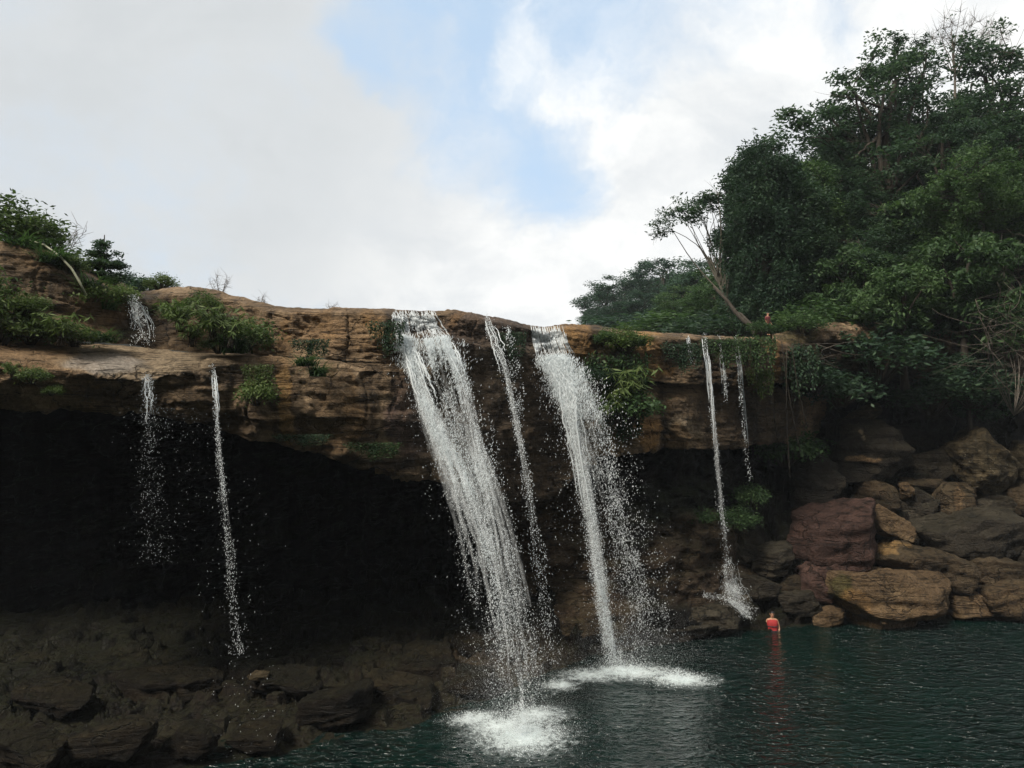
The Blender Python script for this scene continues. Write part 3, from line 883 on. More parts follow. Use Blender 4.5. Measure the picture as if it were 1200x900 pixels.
BLD = [
    ('big reddish faceted boulder right of the thin right waterfall', 980, 634, 49, 44, 34.4, 'red', -8, 1, 44, ()),
    ('broad ochre boulder at the waterline with a yellow mossy left end', 1036, 701, 78, 35, 33.6, 'ochre', 4, 2, 44, ((985, 690, 18, 26, 'algae', .75), (1000, 710, 22, 18, 'orange', .6), (1050, 720, 70, 22, 'tan', .4))),
    ('small wedge of tan rock at the left foot of the broad ochre boulder', 970, 722, 20, 11, 33.0, 'ochre', -16, 3, 26, ()),
    ('long layered brown slab leaning down to the right behind the ochre boulder', 1076, 661, 60, 24, 34.6, 'brown', 18, 4, 44, ((1040, 640, 22, 10, 'ochre', .8),)),
    ('small yellow striped rock wedged right of the reddish boulder', 1042, 613, 27, 15, 35.2, 'ochre', 24, 5, 26, ()),
    ('large dark grey slab boulder with a pointed right end', 1138, 628, 62, 29, 35.8, 'grey', -12, 6, 44, ()),
    ('smooth oval boulder under the large dark grey slab', 1158, 671, 43, 23, 35.0, 'brown', 4, 7, 44, ()),
    ('pale brown boulder at the waterline in the right corner of the pile', 1188, 702, 46, 26, 34.2, 'brown', -14, 8, 44, ((1180, 700, 40, 24, 'tan', .45),)),
    ('low tan rock at the waterline between the ochre and the corner boulder', 1132, 709, 30, 17, 34.0, 'ochre', 0, 9, 26, ()),
    ('upright ribbed brown block above the large dark grey slab', 1112, 590, 25, 29, 37.0, 'brown', 12, 10, 26, ((1120, 590, 8, 26, 'tan', .6),)),
    ('lichen speckled boulder tapering to a point at its upper left', 1146, 541, 40, 32, 37.4, 'speckled', 34, 11, 44, ()),
    ('big dark boulder high on the pile with a bright broken underside', 1016, 530, 50, 38, 37.6, 'grey', 4, 12, 44, ((1010, 539, 26, 6, 'tan', .9), (1004, 509, 5, 4, 'pale', .8))),
    ('brown block with a flat sloping top below the big dark boulder', 1024, 583, 26, 21, 36.8, 'brown', 12, 13, 26, ((1025, 572, 22, 8, 'tan', .4),)),
    ('rounded grey rock right of the big dark boulder', 1086, 545, 28, 19, 38.2, 'grey', 0, 14, 26, ()),
    ('thin pale slab tilted against the dark recess at the top of the pile', 1006, 489, 28, 9, 38.6, 'speckled', -24, 15, 26, ()),
    ('dark squat rock in the gap above the yellow striped rock', 1068, 592, 26, 22, 37.2, 'grey', -20, 16, 26, ()),
    ('tall wet black rock standing left of the big dark boulder', 952, 566, 27, 38, 36.4, 'grey', 4, 17, 44, ((952, 566, 40, 50, 'black', .8),)),
    ('narrow reddish rock leaning under the big reddish boulder', 958, 683, 25, 30, 33.8, 'red', 24, 18, 26, ()),
    ('blocky wet grey rock left of the reddish boulder', 906, 657, 26, 22, 33.8, 'grey', -10, 19, 26, ()),
    ('low wet rock beside the small cascade behind the swimmer', 884, 690, 24, 15, 33.2, 'grey', 12, 20, 26, ()),
    ('jagged low rock on the shore right of the swimmer', 934, 706, 26, 15, 33.2, 'grey', -6, 21, 26, ()),
    ('flat black rock platform jutting into the pool left of the small cascade', 828, 722, 44, 15, 31.8, 'grey', 2, 22, 44, ()),
    ('layered dark slab under the flat black platform', 800, 738, 44, 8, 31.2, 'grey', -4, 23, 26, ()),
    ('square brown block on the shore below the mossy terraces', 797, 684, 22, 17, 32.4, 'brown', -4, 24, 26, ()),
    ('brown block behind the flat black platform', 845, 672, 26, 15, 33.6, 'brown', 8, 25, 26, ()),
    ('small orange brown rock on the mossy terraces', 791, 654, 14, 6, 33.0, 'ochre', 0, 26, 14, ()),
    ('dark rock at the right edge above the smooth oval boulder', 1203, 648, 22, 22, 35.6, 'grey', 10, 27, 26, ()),
    ('dim brown rock at the right edge beside the grey slab', 1206, 594, 32, 28, 37.0, 'brown', -10, 28, 26, ()),
    ('mossy rock at the right edge beside the speckled boulder', 1202, 545, 26, 34, 37.8, 'speckled', 14, 29, 26, ()),
    ('small pale stone stuck between two dark rocks mid pile', 1062, 574, 8, 10, 36.4, 'ochre', -24, 30, 14, ()),
    ('flat dark rock under the rounded grey rock', 1080, 567, 34, 8, 37.4, 'brown', 4, 31, 26, ()),
    ('small grey block left of the upright ribbed block', 1082, 600, 14, 18, 36.8, 'grey', 10, 32, 14, ()),
    ('dark wedge rock between the yellow striped rock and the grey slab', 1085, 622, 30, 16, 36.2, 'grey', -14, 33, 26, ()),
    ('small brown rock under the left side of the reddish boulder', 925, 690, 16, 16, 33.6, 'brown', 0, 34, 26, ()),
    ('dark rock heap stone left of the blocky wet rock', 872, 650, 22, 14, 34.2, 'grey', 16, 35, 26, ()),
    ('brown rock behind the top of the reddish boulder', 960, 598, 30, 14, 36.0, 'brown', 0, 36, 26, ()),
    ('slab of dark rock below the speckled boulder', 1170, 590, 40, 14, 37.4, 'grey', 6, 37, 26, ()),
    ('mossy dark rock above the rounded grey rock', 1075, 515, 30, 16, 39.4, 'grey', 8, 38, 26, ()),
    ('brown boulder at the waterline just past the right corner boulder', 1262, 700, 40, 26, 34.4, 'brown', 6, 39, 26, ()),
    ('grey slab lying behind the waterline boulder past the right corner', 1270, 650, 44, 26, 36.0, 'grey', -8, 40, 26, ()),
    ('ochre block high on the slope past the right corner', 1265, 590, 36, 28, 37.6, 'ochre', 10, 41, 26, ()),
    ('dark boulder under the trees past the right corner', 1270, 535, 40, 30, 39.0, 'grey', -6, 42, 26, ()),
]
for k, (lab, px, py, hw, hh, d, mt, tilt, seed, n, bl) in enumerate(BLD):
    boulder(lab, px, py, hw, hh, d, mt, tilt, seed=seed, n=n, blobs=bl, facets=12 + seed % 5)

SHB = [  # boulders bedded on the shelf in front of the cave
    ('big brown boulder on the shelf left of the main waterfall foot', 497, 778, 40, 22, 25.6, 'wetbrown', -8, 51),
    ('angular brown rock at the waterline below the big shelf boulder', 470, 815, 40, 20, 23.6, 'wetbrown', 10, 52),
    ('long low rock at the shore under the thin left waterfall', 395, 828, 44, 22, 22.4, 'wetbrown', -14, 53),
    ('flat topped slab on the shelf behind the thin left waterfall', 335, 800, 46, 14, 23.4, 'wetbrown', 4, 54),
    ('small pale stone beside the foot of the thin left waterfall', 303, 792, 11, 5, 23.0, 'speckled', 0, 55),
    ('rounded brown boulder at the shore in the lower left', 300, 862, 30, 16, 20.8, 'wetbrown', -6, 56),
    ('broad mossy boulder in the lower left corner of the shelf', 138, 868, 46, 24, 19.6, 'wetbrown', -10, 57),
    ('dark low rock at the left edge of the shelf', 30, 880, 44, 22, 18.8, 'wetbrown', 8, 58),
    ('squat rock between the mossy boulder and the shore', 225, 866, 30, 18, 20.2, 'wetbrown', 12, 59),
    ('dim slab high on the shelf inside the cave mouth', 200, 800, 60, 14, 23.6, 'wetbrown', -4, 60),
    ('dim rounded rock at the left of the cave mouth', 70, 815, 46, 20, 22.0, 'wetbrown', 6, 61),
    ('dark stone on the shelf behind the big shelf boulder', 445, 765, 24, 10, 26.6, 'wetbrown', -10, 62),
    ('low rock on the shore directly behind the main waterfall foot', 548, 800, 30, 16, 24.8, 'wetbrown', 4, 63),
    ('dark block on the shelf right of the big shelf boulder', 558, 762, 26, 14, 26.6, 'wetbrown', 14, 64),
    ('flat rock at the waterline between the two main waterfalls', 655, 775, 32, 12, 28.8, 'wetbrown', -6, 65),
    ('dark rock at the foot of the wall behind the right main waterfall', 700, 762, 26, 10, 29.6, 'wetbrown', 4, 66),
    ('low wet rock at the shore left of the layered dark slab', 752, 745, 22, 8, 30.6, 'wetbrown', 0, 67),
]
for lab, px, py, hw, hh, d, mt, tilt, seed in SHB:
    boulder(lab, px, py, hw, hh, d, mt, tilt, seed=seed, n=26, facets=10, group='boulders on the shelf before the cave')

# ------------------------------------------------------------------ falling water
def path_pts(path, n):
    path = np.array(path, float)
    t = np.linspace(0, 1, len(path))
    tt = np.linspace(0, 1, n)
    return np.stack([np.interp(tt, t, path[:, c]) for c in range(path.shape[1])], -1)


def drops_mesh(name, c, r, parent, mat, stretch=1.6, dirs=None):
    """many little elongated water drops"""
    n = len(c)
    base = np.array([[1, 0, 0], [0, 1, 0], [-1, 0, 0], [0, -1, 0], [0, 0, 1], [0, 0, -1]], float)
    fac = np.array([[0, 1, 4], [1, 2, 4], [2, 3, 4], [3, 0, 4], [1, 0, 5], [2, 1, 5], [3, 2, 5], [0, 3, 5]])
    st = stretch * rng.uniform(0.6, 1.5, n)
    v = base[None] * r[:, None, None]
    v[:, :, 2] *= st[:, None]
    tl = rng.normal(0, 0.22, (n, 2))
    v[:, :, 0] += v[:, :, 2] * (tl[:, :1] + 0.12)
    v[:, :, 1] += v[:, :, 2] * (tl[:, 1:] - 0.10)
    v += c[:, None, :]
    f = (fac[None] + (np.arange(n) * 6)[:, None, None]).reshape(-1, 3)
    me = make_mesh(name, v.reshape(-1, 3), None, f, False)
    return link(name, me, mat, parent)


def clumpy(n, path, wpx, tpow=1.0, clump=0.5, dth=0.25, nclump=140, t0=0.0, t1=1.0):
    """drop centres along a falling path (px, py, depth, half width px), gathered into streaks and clots"""
    path = np.array(path, float)
    tk = np.linspace(0, 1, len(path))
    ct = t0 + (t1 - t0) * rng.random(nclump) ** tpow
    co = rng.normal(0, 0.55, nclump)
    cd = rng.normal(0, 0.6, nclump)
    which = rng.integers(0, nclump, n)
    isc = rng.random(n) < clump
    t = np.where(isc, ct[which] + rng.normal(0, 0.022, n), t0 + (t1 - t0) * rng.random(n) ** tpow)
    t = np.clip(t, t0, t1)
    off = np.where(isc, co[which] + rng.normal(0, 0.16, n), rng.normal(0, 0.55, n))
    px = np.interp(t, tk, path[:, 0]) + off * np.interp(t, tk, path[:, 3]) * wpx
    py = np.interp(t, tk, path[:, 1]) + rng.normal(0, 2.0, n)
    d = np.interp(t, tk, path[:, 2]) + np.where(isc, cd[which], rng.normal(0, 0.6, n)) * dth * (0.3 + t)
    return P(px, py, d), t


from mathutils.bvhtree import BVHTree
_off, _vs, _qs = 0, [], []
for v_, q_ in ROCKS:
    _vs.append(v_)
    _qs.append(q_ + _off)
    _off += len(v_)
BVH = BVHTree.FromPolygons(np.concatenate(_vs).tolist(), np.concatenate(_qs).tolist())


def hug(pts, lift=0.05):
    """lay points on the rock they run over: from the eye out to the first rock face"""
    eye = Vector((0, 0, CAMZ))
    out = []
    for p_ in pts:
        dv = Vector(p_) - eye
        h = BVH.ray_cast(eye, dv.normalized(), 60)
        if h[0] is None:
            continue
        out.append(np.array(h[0] - dv.normalized() * lift))
    return np.array(out)


def strands(name, path, count, rad, parent, mat, t0=0.0, t1=1.0, jit=0.35, seed=0, lat=None, cling=False, spread=1.0):
    """continuous threads of water that follow the path and wander"""
    r = np.random.default_rng(seed)
    mb = MB()
    path = np.array(path, float)
    tk = np.linspace(0, 1, len(path))
    for k in range(count):
        a = t0 + (t1 - t0) * r.uniform(0, 0.30)
        b = a + (t1 - a) * r.uniform(0.35, 1.0)
        m = int(14 + 40 * (b - a))
        t = np.linspace(a, b, m)
        off = (r.uniform(-spread, spread) if lat is None else lat[k % len(lat)] + r.normal(0, 0.03)) + np.cumsum(r.normal(0, jit / math.sqrt(m), m))
        px = np.interp(t, tk, path[:, 0]) + off * np.interp(t, tk, path[:, 3])
        py = np.interp(t, tk, path[:, 1])
        d = np.interp(t, tk, path[:, 2]) - 0.05 + r.normal(0, 0.05)
        w_ = rad * r.uniform(0.5, 1.5) * (0.55 + 0.45 * np.sin(np.linspace(0, math.pi, m))) * (1 + 0.5 * perlin(np.stack([t * 25, np.full(m, k * 3.3), np.zeros(m)], -1)))
        pts = P(px, py, d)
        if cling:
            pts = hug(pts)
            if len(pts) < 4:
                continue
        mb.tube(pts, np.maximum(w_[-len(pts):], 0.003), 5)
    return mb.build(name, mat, parent)


def foam_patch(name, outline, parent, seed=0, zz=0.012):
    """irregular sheet of foam lying on the pool: (px, py, rx px, ry px) ellipses on the water plane"""
    r = np.random.default_rng(seed)
    mb = MB()
    for k, (px, py, rx, ry, rot) in enumerate(outline):
        c = G(px, py)
        ex = np.linalg.norm(G(px + rx, py) - c)
        ey = abs(G(px, py - ry)[1] - c[1])
        nr, na = 14, 48
        rr = np.linspace(0, 1.25, nr)[:, None]
        aa = np.linspace(0, 2 * math.pi, na, endpoint=False)[None, :]
        x = rr * np.cos(aa) * ex
        y = rr * np.sin(aa) * ey
        cr, sr = math.cos(R(rot)), math.sin(R(rot))
        v = np.stack([c[0] + x * cr - y * sr, c[1] + x * sr + y * cr, np.full_like(x, zz + 0.004 * k) ], -1).reshape(-1, 3)
        i = np.arange(nr - 1)[:, None] * na
        j = np.arange(na)[None, :]
        kk = (j + 1) % na
        q = np.stack([i + j, i + na + j, i + na + kk, i + kk], -1).reshape(-1, 4)
        a = np.repeat(1.05 - 1.05 * rr[:, 0], na)
        mb.add(v, q, None, a)
    return mb.build(name, M['foam'], parent)


def splash(name, px, py, rx, ry, hgt, n, parent, rmin=0.003, rmax=0.012):
    c = G(px, py)
    ex = np.linalg.norm(G(px + rx, py) - c)
    ey = abs(G(px, py - ry)[1] - c[1])
    a = rng.uniform(0, 2 * math.pi, n)
    q = np.abs(rng.normal(0, 0.42, n))
    z = hgt * rng.random(n) ** 3.2 * np.exp(-q * 1.3)
    p = np.stack([c[0] + np.cos(a) * q * ex, c[1] + np.sin(a) * q * ey, z + 0.01], -1)
    return tag(drops_mesh(name, p, rng.uniform(rmin, rmax, n), parent, M['drops'], 1.1), kind='stuff')


def wf(label, px, py, d, group=None):
    p = P(px, py, d)
    return empty('waterfall', p, label, 'waterfall', group)


def own(root, *obs):
    bpy.context.view_layer.update()
    for o in obs:
        o.parent = root
        o.matrix_parent_inverse = root.matrix_world.inverted()


# 1: the broad fall on the left of the pair
wf1 = wf('broadest white waterfall, slanting down to the right over the cave edge', 490, 364, 24.6)
lipL = [(483, 362, 24.35, 24), (487, 382, 24.2, 25), (494, 399, 23.7, 32)]
body1 = [(500, 396, 23.7, 34), (505, 430, 23.4, 36), (522, 480, 23.1, 36), (540, 530, 22.9, 38), (558, 580, 22.6, 40), (575, 640, 22.3, 42), (588, 700, 22.0, 42), (600, 765, 21.7, 42), (612, 858, 21.3, 46)]
left1 = [(476, 396, 23.7, 9), (489, 440, 23.3, 13), (507, 490, 23.0, 17), (528, 540, 22.8, 20), (548, 590, 22.5, 24), (566, 640, 22.3, 28), (582, 700, 22.0, 32), (598, 770, 21.7, 36), (610, 858, 21.3, 40)]
right1 = [(516, 396, 23.7, 13), (534, 430, 23.4, 11), (546, 470, 23.1, 12), (557, 520, 22.9, 14), (572, 570, 22.6, 18), (586, 630, 22.3, 24), (600, 700, 22.0, 30), (610, 770, 21.7, 34), (618, 858, 21.3, 40)]
s0 = strands('lip_sheet', lipL, 110, 0.015, None, M['sheet'], jit=0.12, seed=1, cling=True)
s1 = strands('stream', left1, 10, 0.020, None, M['drops'], 0.0, 0.22, jit=0.25, seed=2)
s2 = strands('stream', right1, 6, 0.016, None, M['drops'], 0.0, 0.2, jit=0.25, seed=3)
c1, t1 = clumpy(30000, left1, 0.72, 1.55, 0.6, 0.35, 620)
c2, t2 = clumpy(13000, right1, 0.9, 1.5, 0.6, 0.35, 420)
c3, t3 = clumpy(17000, body1, 0.95, 0.9, 0.25, 0.6, 400)
c4, t4 = clumpy(5000, [(489, 398, 23.6, 24), (498, 410, 23.4, 30), (505, 432, 23.3, 32)], 1.0, 1.0, 0.6, 0.25, 120)
c5, t5 = clumpy(12000, left1, 0.55, 1.0, 0.6, 0.2, 260, 0.05, 0.45)
cc = np.concatenate([c1, c2, c3, c4, c5])
tt_ = np.concatenate([t1, t2, t3, t4 * 0.15, t5])
qx, qy = unP(cc)                                  # the stream breaks into braids with rock showing between
br = perlin(np.stack([(qx - 0.22 * qy) * 0.085, qy * 0.012, cc[:, 1] * 0.2], -1)) + 0.6 * perlin(np.stack([(qx - 0.22 * qy) * 0.2 + 9, qy * 0.03, cc[:, 1] * 0.3], -1))
keep = rng.random(len(cc)) < (0.18 + 0.82 * sstep(br, -0.35, 0.35)) * (1 - 0.45 * sstep(qy, 560, 760))
cc, tt_ = cc[keep], tt_[keep]
sp1 = drops_mesh('spray', cc, 0.0035 + 0.0085 * rng.random(len(cc)) ** 2.0, None, M['drops'], 1.6 + 3.4 * np.exp(-tt_ * 4))
tag(sp1, kind='stuff')
v1 = strands('veil', body1, 8, 0.10, None, M['veil'], 0, 1, jit=0.12, spread=0.62, seed=31)
v1b = strands('veil', left1, 30, 0.08, None, M['veil'], 0, 0.75, jit=0.12, spread=0.7, seed=32)
v1c = strands('veil', right1, 14, 0.07, None, M['veil'], 0, 1, jit=0.12, spread=0.7, seed=33)
f1 = foam_patch('foam', [(612, 862, 100, 36, 0), (556, 842, 56, 14, 28), (630, 838, 64, 18, 8), (612, 866, 56, 20, 0), (585, 852, 70, 20, 20)], None, 1)
x1 = splash('splash', 612, 862, 62, 28, 1.0, 5200, None)
x1b = splash('splash', 552, 843, 44, 10, 0.25, 700, None)
def mist(px, py, rx, ry, hgt, n, parent=None):
    c = G(px, py)
    e = np.linalg.norm(G(px + rx, py) - c)
    a = rng.normal(0, 0.55, (n, 2)) * np.array([e, e * ry])
    z = np.abs(rng.normal(0, 0.45, n)) * hgt
    a *= (1 - 0.35 * np.clip(z / hgt, 0, 1))[:, None]
    return drops_mesh('mist', np.stack([c[0] + a[:, 0] - 0.10 * z, c[1] + a[:, 1], z + 0.02], -1), rng.uniform(0.0016, 0.0042, n), parent, M['drops'], 1.1)


m1 = mist(612, 858, 80, 0.9, 3.0, 26000)
tag(m1, kind='stuff')
own(wf1, v1, v1b, v1c, s0, s1, s2, sp1, f1, x1, x1b, m1)

# 2: the narrower fall on the right of the pair
wf2 = wf('narrow white waterfall falling from a striped lip, right of the broad one', 641, 384, 27.8)
lip2 = [(640, 380, 27.5, 18), (645, 400, 27.2, 19), (653, 422, 27.0, 22)]
core2 = [(650, 418, 27.0, 20), (657, 445, 26.9, 15), (668, 485, 26.8, 11), (681, 545, 26.9, 9), (692, 604, 27.0, 9), (702, 679, 27.2, 9), (710, 725, 27.4, 9), (718, 776, 27.6, 11)]
wide2 = [(654, 420, 27.0, 26), (672, 460, 26.8, 34), (694, 520, 26.9, 42), (712, 590, 27.0, 48), (726, 650, 27.3, 50), (738, 710, 27.6, 46), (745, 775, 28.0, 50)]
side2 = [(676, 430, 27.0, 10), (694, 480, 26.9, 12), (708, 530, 27.0, 14), (720, 587, 27.1, 12), (732, 640, 27.3, 14), (750, 690, 27.6, 16), (762, 745, 28.0, 16)]
s3 = strands('lip_sheet', lip2, 110, 0.016, None, M['sheet'], jit=0.06, seed=4, lat=np.linspace(-1, 1, 15), cling=True)
s4 = strands('stream', core2, 18, 0.018, None, M['drops'], 0, 0.6, jit=0.45, seed=5)
c1, t1 = clumpy(24000, core2, 0.85, 1.2, 0.65, 0.25, 460)
c2, t2 = clumpy(6500, wide2, 1.0, 0.9, 0.6, 0.6, 260)
c3, t3 = clumpy(4500, side2, 1.0, 0.9, 0.75, 0.4, 70)
c4, t4 = clumpy(5500, wide2, 0.75, 1.0, 0.4, 0.3, 90, 0, 0.25)
cc = np.concatenate([c1, c2, c3, c4])
tt_ = np.concatenate([t1, t2, t3, t4])
sp2 = drops_mesh('spray', cc, 0.004 + 0.0095 * rng.random(len(cc)) ** 2.0, None, M['drops'], 1.6 + 3.2 * np.exp(-tt_ * 4))
tag(sp2, kind='stuff')
v2 = strands('veil', core2, 30, 0.07, None, M['veil'], 0, 1, jit=0.12, spread=0.7, seed=34)
v2b = strands('veil', wide2, 14, 0.07, None, M['veil'], 0, 0.5, jit=0.08, spread=0.5, seed=35)
f2 = foam_patch('foam', [(742, 788, 90, 17, 0), (800, 797, 68, 15, 0), (658, 803, 36, 12, 20), (742, 757, 28, 5, 0), (690, 792, 60, 14, 0), (728, 785, 44, 9, 0), (796, 796, 38, 8, 0)], None, 2)
x2 = splash('splash', 728, 784, 56, 13, 0.7, 2200, None)
x2b = splash('splash', 795, 797, 46, 13, 0.4, 1900, None)
m2 = mist(745, 786, 85, 0.8, 2.0, 18000)
tag(m2, kind='stuff')
own(wf2, v2, v2b, s3, s4, sp2, f2, x2, x2b, m2)

# 3: the thread between them
wf3 = wf('thin broken thread of water between the two main waterfalls', 573, 372, 25.4)
p3 = [(571, 371, 25.6, 4), (580, 402, 25.2, 7), (592, 430, 25.0, 7), (601, 475, 24.9, 5), (610, 520, 24.9, 6), (620, 580, 24.9, 7), (630, 650, 25.0, 9), (639, 710, 25.1, 9), (646, 776, 25.2, 10)]
p3b = [(595, 385, 25.8, 4), (599, 402, 25.6, 6), (606, 440, 25.4, 7), (612, 500, 25.2, 8)]
s5 = strands('stream', p3, 5, 0.012, None, M['drops'], 0, 0.3, jit=0.5, seed=6)
c1, _ = clumpy(2000, p3, 1.0, 0.9, 0.7, 0.2, 90)
c2, _ = clumpy(400, p3b, 1.0, 1.0, 0.7, 0.2, 30)
sp3 = drops_mesh('spray', np.concatenate([c1, c2]), rng.uniform(0.005, 0.013, 2400), None, M['drops'], 1.7)
tag(sp3, kind='stuff')
v3 = strands('veil', p3, 7, 0.045, None, M['veil'], 0, 1, jit=0.12, spread=0.5, seed=36)
own(wf3, v3, s5, sp3)

# 4: the thin fall on the right with its cascade over the shore rocks
wf4 = wf('thin waterfall dropping to a small cascade behind the swimmer', 825, 392, 30.6)
p4 = [(825, 391, 30.3, 3.5), (830, 430, 29.9, 3), (837, 500, 29.8, 4), (842, 560, 29.9, 4), (848, 620, 30.2, 5), (853, 660, 30.8, 6)]
p4b = [(853, 655, 31.0, 8), (856, 685, 31.3, 14), (862, 700, 31.3, 16), (876, 722, 31.2, 8)]
p4c = [(824, 697, 31.0, 2), (846, 700, 31.0, 5), (864, 708, 31.0, 8), (880, 726, 31.0, 6)]
s6 = strands('stream', p4, 6, 0.013, None, M['drops'], 0, 0.5, jit=0.4, seed=7)
s7 = strands('cascade', p4c, 6, 0.007, None, M['drops_thin'], 0, 1, jit=0.5, seed=8, cling=True)
s7b = strands('cascade', p4b, 12, 0.006, None, M['drops_thin'], 0, 1, jit=0.3, seed=18, cling=True)
c1, _ = clumpy(1500, p4, 1.0, 0.9, 0.7, 0.15, 60)
c2, _ = clumpy(2600, p4b, 0.9, 0.8, 0.4, 0.2, 60)
c5, _ = clumpy(800, p4c, 0.8, 1.0, 0.3, 0.15, 60)
sp4 = drops_mesh('spray', np.concatenate([c1, c2, c5]), 0.003 + 0.009 * rng.random(4900) ** 1.8, None, M['drops'], 1.7)
tag(sp4, kind='stuff')
v4 = strands('veil', p4, 6, 0.04, None, M['veil'], 0, 1, jit=0.12, spread=0.5, seed=37)
v4b = strands('veil', p4b, 16, 0.07, None, M['veil'], 0, 1, jit=0.12, spread=0.6, seed=38)
f4 = foam_patch('foam', [(884, 728, 24, 4, 0)], None, 3)
own(wf4, v4, v4b, s6, s7, s7b, sp4, f4)
for k, (lab, p, cnt, ns_) in enumerate((
        ('short dribble on the mossy right cliff, left of the thin waterfall', [(806, 394, 30.1, 2), (812, 425, 29.9, 3)], 5, 120),
        ('short dribble on the mossy right cliff, just right of the thin waterfall', [(843, 394, 30.8, 2), (849, 440, 30.6, 3), (851, 470, 30.6, 3)], 5, 160),
        ('faint trickle on the mossy right cliff, farthest right of the dribbles', [(862, 394, 31.1, 2), (867, 440, 30.9, 3), (872, 500, 30.9, 3), (878, 560, 31.0, 4)], 6, 300))):
    t_ = wf(lab, p[0][0], p[0][1], p[0][2], 'dribbles on the mossy right cliff')
    a_ = strands('stream', p, cnt, 0.010, None, M['drops_thin'], jit=0.4, seed=20 + k, cling=True)
    c_, _ = clumpy(ns_, p, 1.0, 1.0, 0.5, 0.1, 20)
    b_ = drops_mesh('spray', c_, rng.uniform(0.006, 0.013, ns_), None, M['drops'], 2.2)
    tag(b_, kind='stuff')
    own(t_, a_, b_)

# 5, 6: the two threads that fall from the ledge in front of the cave
wf5 = wf('thin white thread of water falling from the ledge across the cave', 250, 430, 21.0)
p5 = [(250, 428, 20.9, 3), (253, 470, 20.6, 3), (257, 530, 20.5, 4), (264, 600, 20.5, 5), (271, 680, 20.5, 7), (280, 765, 20.5, 8)]
s8 = strands('stream', p5, 6, 0.010, None, M['drops'], 0, 0.3, jit=0.5, seed=9)
c1, _ = clumpy(1500, p5, 1.0, 0.8, 0.6, 0.2, 110)
c2, _ = clumpy(220, [(262, 560, 20.5, 30), (276, 700, 20.4, 40), (292, 895, 20.0, 40)], 1.0, 1.0, 0.3, 0.3, 40)
sp5 = drops_mesh('spray', np.concatenate([c1, c2]), rng.uniform(0.0035, 0.009, 1720), None, M['drops'], 2.2)
tag(sp5, kind='stuff')
v5 = strands('veil', p5, 4, 0.03, None, M['veil'], 0, 1, jit=0.12, spread=0.5, seed=39)
own(wf5, v5, s8, sp5)
wf6 = wf('faint scattered drizzle falling from the ledge at the far left', 173, 441, 20.4)
p6 = [(172, 441, 20.3, 5), (174, 470, 20.1, 8), (175, 520, 20.0, 14), (177, 580, 20.0, 17), (181, 660, 20.0, 20)]
s9 = strands('stream', p6, 4, 0.007, None, M['drops_thin'], 0, 0.5, jit=0.4, seed=10)
c1, _ = clumpy(1150, p6, 1.0, 1.5, 0.5, 0.2, 110)
c2, _ = clumpy(260, [(200, 478, 20.4, 50), (205, 520, 20.3, 60), (210, 640, 20.3, 60)], 1.0, 1.3, 0.5, 0.3, 60)
sp6 = drops_mesh('spray', np.concatenate([c1, c2]), rng.uniform(0.003, 0.008, 1410), None, M['drops_thin'], 2.0)
tag(sp6, kind='stuff')
own(wf6, s9, sp6)
# 7: the little cascade above the ledge
wf7 = wf('little cascade running down dark rock onto the left ledge', 152, 344, 23.6)
mb_l = []
for k, p in enumerate(([(150, 344, 23.9, 3), (157, 356, 23.4, 4), (162, 370, 23.1, 4), (165, 385, 22.9, 4), (170, 402, 22.8, 4)],
                       [(154, 348, 23.8, 3), (168, 360, 23.2, 4), (177, 380, 23.0, 4), (179, 398, 22.9, 4)],
                       [(152, 352, 23.7, 3), (152, 370, 23.2, 5), (150, 390, 23.0, 5)])):
    mb_l.append(strands('stream', p, (10, 6, 5)[k], 0.010, None, M['drops'], jit=0.5, seed=11 + k, cling=True))
c1, _ = clumpy(500, [(155, 346, 23.5, 6), (162, 370, 23.0, 12), (168, 404, 22.7, 16)], 1.0, 1.0, 0.5, 0.1, 50)
sp7 = drops_mesh('spray', c1, rng.uniform(0.005, 0.013, 500), None, M['drops'], 1.6)
tag(sp7, kind='stuff')
own(wf7, sp7, *mb_l)

# ------------------------------------------------------------------ trees and plants
def leaf_quads(mb, c, size, r, up=0.5, droop=0.0, slim=0.42, shade=None):
    """leaf blades: one folded quad each, c = leaf base positions"""
    n = len(c)
    d = r.normal(size=(n, 3))
    d[:, 2] = d[:, 2] * 0.5 - droop
    d /= np.linalg.norm(d, axis=1, keepdims=True) + 1e-9
    nr = r.normal(size=(n, 3)) * (1 - up)
    nr[:, 2] += up * 1.4
    sd = np.cross(d, nr)
    sd /= np.linalg.norm(sd, axis=1, keepdims=True) + 1e-9
    nn = np.cross(sd, d)
    L = size * r.uniform(0.6, 1.35, n)[:, None]
    Wd = L * slim * r.uniform(0.75, 1.25, n)[:, None]
    v = np.stack([c, c + d * L * 0.45 + sd * Wd * 0.5 - nn * L * 0.06, c + d * L - nn * L * 0.16, c + d * L * 0.45 - sd * Wd * 0.5 - nn * L * 0.06], 1)
    q = np.arange(n * 4).reshape(n, 4)
    a = r.uniform(0.15, 0.85, n) if shade is None else shade
    mb.add(v.reshape(-1, 3), q, None, np.repeat(a, 4))


def bez(a, b, c, m):
    t = np.linspace(0, 1, m)[:, None]
    return a * (1 - t) ** 2 + 2 * b * t * (1 - t) + c * t ** 2


